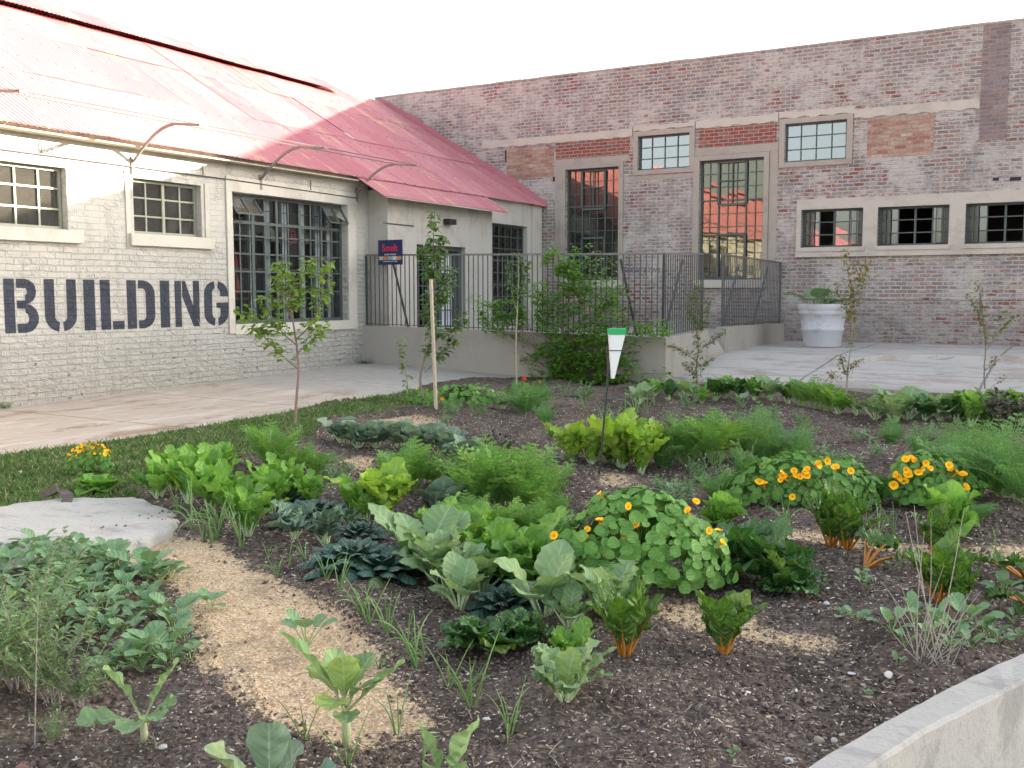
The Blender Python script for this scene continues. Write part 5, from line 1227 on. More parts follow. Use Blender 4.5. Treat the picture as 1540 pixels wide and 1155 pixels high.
for x, y, h, w_, lb in ((1000, 700, 66, .9, 'wispy feathery fennel right of the tall lettuce'), (1150, 700, 92, .8, 'tallest wispy fennel between the ferny group and the orange flowers'), (1190, 700, 76, .8, 'thin wispy fennel right of the tallest fennel'), (1120, 720, 60, .8, 'fennel wisps behind the left orange flowers'), (1432, 712, 76, .9, 'fennel clump at the right behind the orange flowers'), (1465, 740, 104, 1.0, 'big fennel bush at the right edge, left one'), (1505, 752, 116, 1.0, 'big fennel bush at the right edge, middle one'), (1545, 765, 120, 1.0, 'big fennel bush cut by the right edge of the view'), (1490, 712, 74, .9, 'fennel bush behind the big ones on the right'), (820, 640, 42, .7, 'single thin feathery plant in the bare soil before the wall'), (790, 618, 46, 1.3, 'feathery clump below the thin bare-stemmed tree'), (812, 612, 40, 1, 'feathery clump by the foot of the climber'), (1075, 745, 50, .9, 'low fennel left of the orange flowers'), (1385, 700, 60, .8, 'fennel right behind the second flowering clump'), (1340, 665, 40, 1, 'low fennel in the middle distance at the right'), (1470, 785, 36, 1.2, 'low fennel tuft near the dark soil bank')):
    sprout('fennel', x, y, h, lb, 'fennel', None, 'fennel_plant', width=w_)
for x, y, h, w_, lb in ((860, 698, 60, .95, 'tall toothed lettuce left of the rain gauge rod'), (890, 700, 72, .95, 'tall upright lettuce touching the rain gauge rod'), (935, 700, 82, 1.0, 'tallest yellow-green lettuce right of the rain gauge rod'), (965, 704, 74, 1.0, 'tall lettuce with a drooping outer leaf, second right of the rod'), (915, 695, 66, .9, 'lettuce directly behind the rain gauge rod'), (830, 662, 26, 1.0, 'small lettuce in bare soil left of the tall ones'), (990, 696, 62, .9, 'lettuce at the right end of the tall row')):
    sprout('lettuce', x, y, h, lb, 'lettuce', None, 'lettuce_plant', width=w_)
sprout('headlettuce', 1086, 785, 52, 'folded smooth green lettuce head right of the big flowering dome', 'lettuce', None, 'lettuce_plant', width=.72)
sprout('headlettuce', 1424, 796, 72, 'large smooth-leaved lettuce head leaning over at the right flowering clump', 'lettuce', None, 'lettuce_plant', var=1, width=.62)
# chard
ch = [(940, 995, 118, 'chard', 'large dark crinkled chard with orange stalks in the middle foreground'), (1088, 985, 98, 'chard', 'smaller single chard with bright orange stalks on the bare soil'), (1250, 828, 90, 'chard', 'chard with orange stalks below the left orange flowers'), (1272, 832, 98, 'chard', 'tall chard behind the sprawling orange stalk'), (1407, 826, 74, 'chard', 'chard with spread orange stalks below the lettuce head'), (1412, 912, 98, 'chard', 'broad chard with red orange foot behind the dry twigs'), (1440, 918, 84, 'chard', 'chard leaning right next to the broad one behind the twigs')]
for x, y, h, kd, lb in ch: sprout(kd, x, y, h, lb, 'chard', None, 'chard_plant', width=1.0)
sprout('chard_sprawl', 1300, 862, 48, 'sprawling chard with one long leaning orange stalk', 'chard', None, 'chard_plant', rot=2.2); sprout('chard_sprawl', 1545, 868, 52, 'sprawling chard reaching in from the right edge', 'chard', None, 'chard_plant', rot=-.8)
sprout('chard_sprawl', 1545, 905, 40, 'low sprawling chard leaf at the very right edge', 'chard', None, 'chard_plant', rot=-.6)
for x, y, h, w_, lb in ((745, 972, 52, 1.15, 'low spreading dark crinkled plant in front of the spoon-leaved brassica'), (700, 965, 40, .9, 'left half of the low spreading crinkled patch'), (785, 968, 46, .9, 'right end of the low spreading crinkled patch'), (1140, 862, 84, .85, 'upright crinkled green plant right of the flowering dome'), (1188, 884, 62, .9, 'round dark crinkled plant with a white rib on bare soil'), (1125, 838, 52, .9, 'crinkled plant with a leaf stretched towards the dome')): sprout('spinach', x, y, h, lb, 'spinach', None, 'spinach_plant', width=w_)
# foreground brassicas
sprout('mustard_blue', 850, 1062, 88, 'light green serrated plant in the near middle, lower tier of leaves', 'leaf vegetable', None, 'brassica_plant', width=1.0)
sprout('light_mustard', 858, 1010, 66, 'light green serrated plant in the near middle, upper tier of leaves', 'leaf vegetable', None, 'brassica_plant', width=.9)
def big_kale(px, py, leaves, hs, label, stemr=.016, mat='kale'):
    r = random.Random(px); p = G(px, py); p.z = gz(p.x, p.y)-.01; dp = depth(p); root = empty('kale_plant', p, label, 'kale')
    st = MB(); lv = MB(); top = Vector((0, 0, hs)); st.tube([(0, 0, 0), (.004, 0, hs*.4), (-.003, .004, hs*.8), top], [stemr*.8, stemr, stemr*.9, stemr*.6], 8)
    R3 = Vector(_R)
    for (dx, up, fr, l, w_, bend, lobe) in leaves:     # direction to the right, up, towards the viewer
        l *= 1.14; w_ *= 1.14; d = (R3*dx+Vector((math.sin(YAW), -math.cos(YAW), 0))*fr+Vector((0, 0, up))).normalized(); el = math.degrees(math.asin(d.z)); az = math.atan2(d.y, d.x)
        b1 = top*r.uniform(.75, 1)+d*.05; petiole(st, top*.8, b1+d*.02, .006, .0045); lv.col = r.random()
        leafblade(lv, b1, az, el, l, w_, spoon, bend, .30, .13, 2.5, lobe, 4, 4, 18, r.uniform(-12, 12), r)
        st.tube([b1, b1+d*l*.35], [.004, .002], 4, False)
    o = link(st.mesh('stalk', [M['thickstem']], True), 'stalk'); o.parent = root
    o = link(lv.mesh('leaves', [L[mat]], True), 'leaves'); o.parent = root
big_kale(520, 1118, [(-.8, 1.25, .25, .27, .062, 10, .10), (-.25, 1.2, -.2, .15, .05, 20, .08), (.05, 1.2, .45, .17, .048, 10, .10), (1, 1.0, .25, .22, .055, 5, .12), (.6, 1.0, .5, .14, .045, 40, .1), (-.2, .7, .9, .11, .05, 60, .1), (-.9, 1.2, -.5, .14, .05, 40, .1), (.5, 1.3, -.5, .14, .05, 30, .1), (.2, .5, 1, .09, .04, 50, .05)], .17, 'tall thick-stemmed kale with wide lobed leaves on the sawdust path', .017)
big_kale(216, 1112, [(-.5, 1.2, .3, .17, .062, 15, .10), (.7, 1.3, .1, .19, .048, 10, .12), (-.9, .3, .5, .15, .066, 20, .08), (.5, .4, .6, .09, .04, 40, .1), (.9, .8, .0, .08, .04, 40, .1), (.05, .5, .9, .11, .05, 50, .08)], .10, 'half broken kale with a pale bent leaf in the near left soil', .013)
big_kale(405, 1222, [(-.7, .9, .3, .19, .07, 10, .03), (.1, 1.2, .3, .20, .055, 0, .03), (.9, .7, .4, .19, .065, 20, .04), (-.1, .7, .8, .13, .055, 30, .03), (.5, 1, -.3, .12, .05, 20, .05)], .05, 'smooth-leaved kale cut by the bottom edge left of the thick-stemmed one', .010, 'bluecab')
big_kale(672, 1185, [(-.4, 1.3, .3, .19, .045, 5, .02), (.45, 1.3, .3, .21, .066, 5, .02), (.0, 1, .8, .14, .06, 20, .02)], .04, 'smooth round-leaved seedling cut by the bottom edge in the middle', .008)
sprout('seedling', 462, 965, 55, 'little round-leaved seedling behind the thick-stemmed kale', 'seedling', None, 'seedling_plant', var=2)
# onions
on_px = [(305, 812, 60), (292, 800, 85), (318, 815, 58), (325, 808, 70), (364, 822, 75), (403, 838, 30), (417, 866, 40), (434, 852, 40), (461, 861, 48), (491, 882, 48), (511, 902, 60), (557, 944, 82), (545, 930, 60), (583, 955, 80), (611, 980, 72), (626, 998, 88), (640, 990, 70), (677, 1022, 80), (711, 1052, 115), (700, 1040, 70), (598, 1093, 90), (634, 1132, 72), (766, 1093, 84), (522, 1147, 90), (459, 1113, 78), (570, 1000, 40), (330, 800, 65), (270, 780, 50)]
for x, y, h in on_px: sprout('onion', x, y, h, 'thin spring onion in the curving line beside the sawdust path', 'onion', 'spring onions along the path', 'onion_plant')
for x, y, h in ((955, 625, 46), (940, 632, 44), (972, 618, 40), (925, 640, 40), (985, 610, 36), (910, 645, 40), (880, 620, 36), (850, 600, 30), (1180, 800, 55), (1320, 812, 60), (1345, 800, 50), (1500, 830, 50), (1235, 790, 50), (1300, 795, 45)):
    sprout('onion', x, y, h, 'thin leek standing apart in the far or right-hand soil', 'leek', 'scattered leeks', 'leek_plant')
# back row
gb = [(1090, 598, 34, 'mustard'), (1112, 602, 36, 'beet'), (1135, 604, 34, 'mustard'), (1158, 606, 36, 'mustard_blue'), (1185, 610, 34, 'beet'), (1205, 612, 40, 'carrot'), (1228, 615, 46, 'carrot'), (1260, 622, 40, 'mustard'), (1245, 618, 38, 'carrot'), (1290, 622, 26, 'brassica'), (1318, 630, 40, 'brassica'), (1345, 636, 44, 'mustard_blue'), (1365, 634, 50, 'brassica'), (1390, 636, 40, 'beet'), (1415, 636, 48, 'mustard_blue'), (1440, 638, 46, 'beet'), (1460, 640, 54, 'mustard'), (1485, 636, 52, 'mustard'), (1510, 636, 56, 'brassica'), (1540, 640, 56, 'mustard'), (1075, 600, 34, 'beet'), (1055, 604, 30, 'mustard'), (1030, 600, 30, 'brassica'), (1005, 606, 34, 'beet'), (960, 608, 32, 'brassica'), (985, 600, 26, 'mustard'), (1330, 625, 36, 'beet'), (1425, 628, 44, 'brassica'), (1495, 628, 40, 'mustard_blue')]
for x, y, h, kd in gb: sprout(kd, x, y, h, 'mixed leafy green in the far row along the yard edge', 'leaf vegetable', 'leafy greens along the yard edge', 'row_vegetable', width=1.15)
def f_purple(r):
    lv = MB(); st = MB()
    for i in range(14):
        a = i*2.4; e = r.uniform(50, 85); d = Vector((math.cos(a)*math.cos(RAD(e)), math.sin(a)*math.cos(RAD(e)), math.sin(RAD(e)))); st.tube([(0, 0, 0), d*.3], [.003, .0015], 4, False)
        for k in range(16): lv.col = r.random(); smallleaf(lv, d*r.uniform(.08, .32), Vector((r.uniform(-1, 1), r.uniform(-1, 1), r.uniform(-.2, .8))), .05, .016, r)
    return [('leaves', lv, [L['purple']], True), ('stems', st, [M['bark']], False)]
kind('purple', f_purple, 2, 30)
sprout('purple', 1512, 652, 62, 'dark purple-leaved bushy herb at the far right', 'herb', None, 'purple_basil'); sprout('purple', 752, 690, 46, 'small dark purplish herb behind the ferny patch', 'herb', None, 'purple_basil', var=1); sprout('purple', 842, 745, 36, 'tiny dark purplish sprig in the soil left of the rain gauge', 'herb', None, 'purple_basil', width=.7)
def f_herbmass(r):   # low loose herb with small leaves
    lv = MB(); st = MB()
    for i in range(26):
        a = r.uniform(0, 6.28); rr = r.random()*.18; e = RAD(r.uniform(45, 88)); b0 = Vector((math.cos(a)*rr*.4, math.sin(a)*rr*.4, 0)); d = Vector((math.cos(a)*math.cos(e), math.sin(a)*math.cos(e), math.sin(e))); l = r.uniform(.12, .26); st.tube([b0, b0+d*l], [.002, .001], 3, False)
        for k in range(10): lv.col = r.random(); smallleaf(lv, b0+d*l*r.uniform(.25, 1), Vector((r.uniform(-1, 1), r.uniform(-1, 1), r.uniform(-.2, .8))), .03, .009, r)
    return [('leaves', lv, [L['seedling']], True), ('stems', st, [M['stemgreen']], False)]
kind('weed', f_herbmass, 3, 31)
for x, y, h, w_ in ((1230, 690, 36, 1.3), (1265, 700, 30, 1.2), (1030, 735, 34, 1), (1050, 720, 40, 1), (1395, 660, 30, 1.2), (520, 705, 26, 1.2), (560, 742, 26, 1), (1090, 725, 30, 1), (880, 600, 30, 1.2), (1200, 665, 34, 1.2), (670, 640, 20, 1), (720, 625, 22, 1), (1320, 690, 26, 1.2), (1020, 755, 40, 1.1), (1010, 640, 26, 1.3), (505, 720, 34, 1.1), (1160, 650, 30, 1.3), (1120, 640, 30, 1.3), (1080, 640, 28, 1.2), (1290, 668, 24, 1.1), (610, 700, 30, 1.1), (845, 720, 24, 1), (990, 735, 30, 1), (1035, 620, 24, 1.2), (1200, 640, 24, 1)):
    sprout('weed', x, y, h, 'low loose patch of small-leaved herb on open soil', 'herb', 'low herbs on the soil', 'herb_plant', width=w_)
# weeds along wall feet
for x, y, h, w_, lb in ((472, 560, 18, 1.3, 'green weed tuft at the foot of the painted wall below the shop window'), (550, 556, 10, 2.2, 'flat weed patch in front of the retaining wall corner'), (178, 594, 8, 1.2, 'tiny weed at the wall foot under the lettering'), (10, 613, 12, 1.6, 'small weed at the wall foot at the left edge'), (345, 574, 6, 1.4, 'tiny weed at the wall foot beneath the letter G')):
    sprout('weed', x, y, h, lb, 'weed', None, 'weed_tuft', width=w_)
# flowering clumps
mound(960, 868, .45, .35, .45, 1150, 22, 'big dome of round nasturtium leaves dotted with orange flowers', leafr=.034, seed=1, flspots=[(903, 786), (884, 798), (956, 792), (981, 803), (996, 808), (1011, 832), (938, 808), (896, 849), (912, 836), (938, 825), (1044, 757), (1064, 800), (1034, 772), (945, 765), (1036, 825), (882, 812)], fsize=1.15)
mound(1195, 758, .62, .30, .34, 800, 18, 'wide left-hand nasturtium clump topped with orange flowers', leafr=.032, seed=2, flspots=[(1165, 692), (1165, 702), (1195, 680), (1190, 692), (1218, 685), (1222, 694), (1215, 708), (1243, 695), (1256, 706), (1278, 711), (1110, 708), (1121, 716), (1193, 748), (1220, 690), (1160, 688), (1170, 698), (1228, 700), (1208, 696)], fsize=1.45)
mound(1385, 755, .40, .28, .34, 560, 20, 'narrower right-hand nasturtium clump crowded with orange flowers', leafr=.032, seed=3, flspots=[(1355, 688), (1362, 694), (1346, 710), (1362, 708), (1366, 716), (1384, 706), (1396, 706), (1392, 698), (1425, 702), (1430, 708), (1447, 716), (1449, 734), (1328, 700), (1326, 695), (1350, 692), (1370, 692), (1380, 712), (1436, 714), (1318, 718), (1375, 695)], fsize=1.45)
mound(142, 712, .20, .16, .22, 230, 42, 'small yellow-orange flowering clump alone on the grass', leafr=.020, seed=4, topfl=True, fsize=.9, leafm='nast')
mound(690, 612, .50, .30, .24, 320, 2, 'round-leaved trailing clump beside the wooden stake', leafr=.035, seed=5, fsize=1.4, flspots=[(638, 582), (650, 596)])
mound(630, 605, .20, .2, .22, 90, 2, 'little trailing clump with two orange flowers left of the stake', leafr=.032, seed=6, fsize=1.5)
mound(788, 605, .32, .22, .30, 200, 3, 'leafy clump with red flowers in front of the climber', leafr=.026, seed=7, fl=FLOWR, flspots=[(787, 572), (812, 576), (789, 570)], fsize=1.6)
sprout('headlettuce', 150, 738, 26, 'flat yellow-green leafy rosette just below the flowering clump on the grass', 'leaf vegetable', None, 'leafy_rosette', width=1.3)
# planter contents
sprout('seedling', 0, 0, 30, 'low green plants filling the left of the white pot', 'plant', None, 'pot_plant', loc=(pp.x-.15, pp.y-.1, 0), z=pp.z+.88*HP_, width=1.6); sprout('weed', 0, 0, 44, 'upright thin plant growing from the white pot', 'plant', None, 'pot_plant', loc=(pp.x+.05, pp.y-.02, 0), z=pp.z+.88*HP_, width=.5)
sprout('weed', 0, 0, 22, 'bushy low leaves at the right of the white pot', 'plant', None, 'pot_plant', loc=(pp.x+.2, pp.y-.2, 0), z=pp.z+.88*HP_, width=1.2)

# ---- left foreground: young crop and grey herb bush
r = random.Random(12); area = P2([(-30, 835), (60, 828), (150, 838), (250, 850), (262, 880), (235, 905), (285, 960), (292, 1000), (190, 1010), (60, 990), (-30, 990)])
xs = [a for a, _ in area]; ys = [c for _, c in area]; pts_ = []
while len(pts_) < 125:
    x, y = r.uniform(min(xs), max(xs)), r.uniform(min(ys), max(ys))
    if pin(np.array([x]), np.array([y]), area)[0] and all((x-a)**2+(y-c)**2 > .0055 for a, c in pts_[-150:]): pts_.append((x, y))
    elif r.random() < .0005: break
for x, y in pts_: sprout('seedling', 0, 0, r.uniform(20, 34), 'small round-leaved young brassica in the crowded near-left bed', 'seedling', 'young plants in the near-left bed', 'seedling_plant', loc=(x, y, 0), width=1.05)
for x, y, h, lb in ((222, 868, 54, 'grey round-leaved seedling at the bed edge by the sawdust'), (260, 925, 44, 'seedling leaning onto the sawdust path'), (315, 905, 28, 'lone seedling on the sawdust path'), (205, 990, 56, 'larger seedling in front of the crowded bed'), (250, 985, 62, 'larger seedling at the near right corner of the crowded bed'), (172, 858, 46, 'seedling at the far corner of the crowded bed')): sprout('seedling', x, y, h, lb, 'seedling', None, 'seedling_plant', width=1.2)
def f_greyherb(r):
    lv = MB(); st = MB()
    for i in range(15):
        a = r.uniform(0, 6.28); e = r.uniform(50, 88); l = r.uniform(.25, .55); p = Vector((r.uniform(-.03, .03), r.uniform(-.03, .03), 0)); P = [p.copy()]
        for k in range(7):
            ee = RAD(e-25*(k/7)); p = p+Vector((math.cos(a)*math.cos(ee), math.sin(a)*math.cos(ee), math.sin(ee)))*l/7; P.append(p.copy())
        st.tube(P, [.0026, .0024, .0022, .002, .0018, .0015, .0012, .0008], 4, False)
        for k in range(int(46*l/.4)):
            t = r.uniform(.2, 1); j = min(int(t*7), 6); q = P[j].lerp(P[j+1], t*7-j); lv.col = r.random(); aa = r.uniform(0, 6.28); smallleaf(lv, q, Vector((math.cos(aa), math.sin(aa), r.uniform(-.1, .9))), r.uniform(.03, .055), r.uniform(.004, .007), r)
    return [('leaves', lv, [L['herb']], True), ('stems', st, [M['twig']], False)]
kind('greyherb', f_greyherb, 3, 40)
for x, y, h, w_, lb in ((25, 1035, 190, 1.0, 'big grey-green bushy herb at the left edge'), (80, 1045, 165, .9, 'grey-green bushy herb right of the one at the left edge'), (120, 1050, 110, .9, 'shorter grey-green herb with thin pale stems'), (-30, 1060, 190, 1, 'grey-green herb cut by the left edge'), (75, 1110, 60, .8, 'low grey-green herb sprig in the near-left soil'), (55, 985, 140, .9, 'grey-green herb at the back of the herb bush')): sprout('greyherb', x, y, h, lb, 'herb', None, 'grey_herb', width=w_)
def stalk(px, py, top, label, n=14, leafl=.018):
    r = random.Random(px); p = G(px, py); p.z = gz(p.x, p.y); t = AT(top[0], top[1], depth(p)+r.uniform(-.05, .05))-p; root = empty('thin_stalk', p, label, 'stalk'); st = MB(); lv = MB()
    mid = t*.5+Vector((r.uniform(-.015, .015), r.uniform(-.015, .015), 0)); P = resamp([Vector((0, 0, 0)), mid, t], 9); st.tube(P, [.003-.002*k/8 for k in range(9)], 5, False)
    for k in range(n):
        q = P[3+k % 6]; a = r.uniform(0, 6.28); lv.col = r.random(); smallleaf(lv, q, Vector((math.cos(a), math.sin(a), .4)), leafl*r.uniform(.7, 1.3), leafl*.22, r)
    o = link(st.mesh('stem', [M['twig']], True), 'stem'); o.parent = root
    if n: o = link(lv.mesh('leaves', [L['herb']], True), 'leaves'); o.parent = root
stalk(52, 1110, (58, 880), 'long pale dry stalk rising through the grey herb at the left', 10); stalk(108, 985, (146, 860), 'leaning pale stalk right of the grey herb', 10); stalk(96, 870, (98, 795), 'slender upright stalk with small paired leaves on the broken slab edge', 26, .035)
# dry twigs on the right
rt = [(1355, 880), (1362, 770), (1375, 760), (1390, 800), (1420, 850), (1450, 765), (1330, 880), (1480, 930), (1400, 780)]
p = G(1395, 1010); p.z = 0; root = empty('dry_twig_clump', p, 'clump of thin dry pale twigs rising from low weeds near the concrete kerb', 'dead plant'); st = MB(); r = random.Random(5)
for (x, y) in rt+[(1340+r.uniform(0, 150), r.uniform(880, 960)) for _ in range(14)]:
    b_ = Vector((r.uniform(-.06, .08), r.uniform(-.05, .05), 0)); t = AT(x, y, depth(p)+r.uniform(-.2, .2))-p; m = b_.lerp(t, .5)+Vector((r.uniform(-.03, .03), r.uniform(-.03, .03), 0)); st.tube(resamp([b_, m, t], 8), [.0032-.0003*k for k in range(8)], 4, False)
o = link(st.mesh('twigs', [M['twig']], True), 'twigs'); o.parent = root
for x, y, h in ((1340, 965, 40), (1375, 950, 46), (1405, 960, 50), (1430, 975, 40), (1450, 950, 50), (1480, 960, 40), (1395, 985, 36), (1460, 985, 30), (1360, 990, 26), (1500, 965, 34), (1350, 1010, 22), (1430, 1000, 30), (1510, 885, 36), (1525, 925, 22), (1535, 955, 24)):
    sprout('seedling', x, y, h, 'round-leaved weed under the dry twigs', 'weed', 'weeds under the dry twigs', 'weed_plant', width=.85)
for x, y, h in ((1300, 895, 24), (1296, 882, 20), (1287, 945, 26), (1268, 935, 18), (1340, 865, 20), (1305, 1040, 12), (1105, 1148, 14), (1240, 885, 14), (1015, 745, 24), (905, 700, 20), (1290, 700, 20), (855, 700, 16)):
    sprout('seedling', x, y, h, 'tiny self-sown seedling on bare soil at the right', 'seedling', 'tiny seedlings on bare soil', 'tiny_seedling')

# ---- rain gauge on a leaning black rod
pb = G(900, 716); pb.z = gz(pb.x, pb.y)-.05; dpg = depth(pb); tp = AT(915, 560, dpg); root = empty('rain_gauge', pb, 'white tapered rain gauge with a green lid on a black rod', 'rain gauge')
s = MB(); s.tube([pb, tp, AT(913, 520, dpg+.03)], .009, 6); s.build('rod', M['black'], root)
s = MB(); ct = AT(928, 503, dpg-.03); cb = AT(921.5, 569, dpg-.03); R3 = Vector(_R); F3 = Vector((math.sin(YAW), -math.cos(YAW), 0)); u_ = dpg/1500
def fr4(c, hw, hd): return [c-R3*hw-F3*hd, c+R3*hw-F3*hd, c+R3*hw*.9+F3*hd, c-R3*hw*.9+F3*hd]
s.add(fr4(ct, 12.8*u_, 8*u_)+fr4(cb, 2.6*u_, 3*u_), [(0, 1, 5, 4), (1, 2, 6, 5), (2, 3, 7, 6), (3, 0, 4, 7), (0, 3, 2, 1), (4, 5, 6, 7)]); s.build('funnel', M['white'], root)
s = MB(); a_ = fr4(ct+Vector((0, 0, 9*u_)), 14*u_, 9.5*u_); b_ = fr4(ct-Vector((0, 0, 0*u_)), 13.6*u_, 9*u_); s.add(a_+b_, [(3, 2, 1, 0), (4, 5, 6, 7), (0, 1, 5, 4), (1, 2, 6, 5), (2, 3, 7, 6), (3, 0, 4, 7)]); s.build('lid', M['greencap'], root)
s = MB(); m_ = ct.lerp(cb, .36); q4 = fr4(m_, 9.8*u_, 7*u_)
for k in range(4): s.bar(q4[k], q4[(k+1) % 4], .004, .007)
s.build('wire_loop', M['black'], root)
# white ties
s = MB(); q = AT(880, 548, depth(G(884, 562))); s.box(q.x-.04, q.x+.03, q.y-.01, q.y+.01, q.z-.03, q.z+.04); q = AT(886, 556, depth(G(884, 562))); s.bar(q, q+Vector((.03, 0, -.09)), .03, .01); tag(s.build('plastic_tag', M['white']), 'white plastic tag tied to the bare forked twigs', 'plant tag')

# ---- shop display behind the big window
def lathe_thing(name, prof, pos_, mat, label, cat):
    s = MB(); s.lathe(prof, 20); o = s.build(name, mat, world=False, smooth=True); o.location = pos_; tag(o, label, cat)
m_or = m_simple('orange_glaze', (.70, .12, .02), .2, .1, 5, .02); m_rd = m_simple('red_glaze', (.55, .02, .02), .2, .1, 5, .02); m_gr = m_simple('pale_green_glass', (.45, .52, .40), .25, .1, 5, .02); m_bl = m_simple('blue_glaze', (.05, .16, .45), .2, .1, 5, .02); m_gl = m_simple('clear_ware', (.42, .47, .48), .15, .1, 5, .02)
bowl = [(.04, 0), (.10, .02), (.19, .09), (.205, .11), (.18, .10), (.0, .03)]; vase = [(.06, 0), (.075, .10), (.05, .22), (.02, .34), (.015, .40), (.0, .40)]; shade = [(.15, 0), (.16, .08), (.12, .20), (.05, .26), (.02, .34), (0, .34)]
SX = BX-.95
for nm, pr, y, z, mm, lb, ct_ in (('bowl', bowl, 13.35, 1.5, m_or, 'orange bowl on the lowest display shelf behind the shop window', 'bowl'), ('bowl', bowl, 13.78, 1.5, m_or, 'second orange dish beside the first on the lowest display shelf', 'bowl'), ('vase', vase, 13.88, 1.58, m_or, 'orange vase standing in the dish on the lowest display shelf', 'vase'), ('vase', vase, 13.85, 2.06, m_rd, 'pointed red vase on the middle display shelf', 'vase'), ('bowl', bowl, 13.0, 2.06, m_gl, 'clear glass bowl at the left end of the middle display shelf', 'bowl'), ('bowl', bowl, 13.4, 2.06, m_gl, 'clear glass bowl right of the first one on the middle shelf', 'bowl'), ('lamp_shade', shade, 14.75, 2.62, m_gr, 'pale green lamp shade on the top display shelf', 'lamp shade'), ('lamp_shade', shade, 15.35, 2.62, m_rd, 'dark red shade on the top display shelf', 'lamp shade'), ('vase', vase, 15.45, 1.5, m_bl, 'blue vase at the right of the lowest display shelf', 'vase'), ('bowl', bowl, 15.2, 1.5, m_bl, 'blue bowl beside the blue vase', 'bowl'), ('lamp_shade', shade, 15.75, 2.62, m_gr, 'small pale shade at the right end of the top shelf', 'lamp shade')):
    lathe_thing(nm, pr, (SX, y, z), mm, lb, ct_)

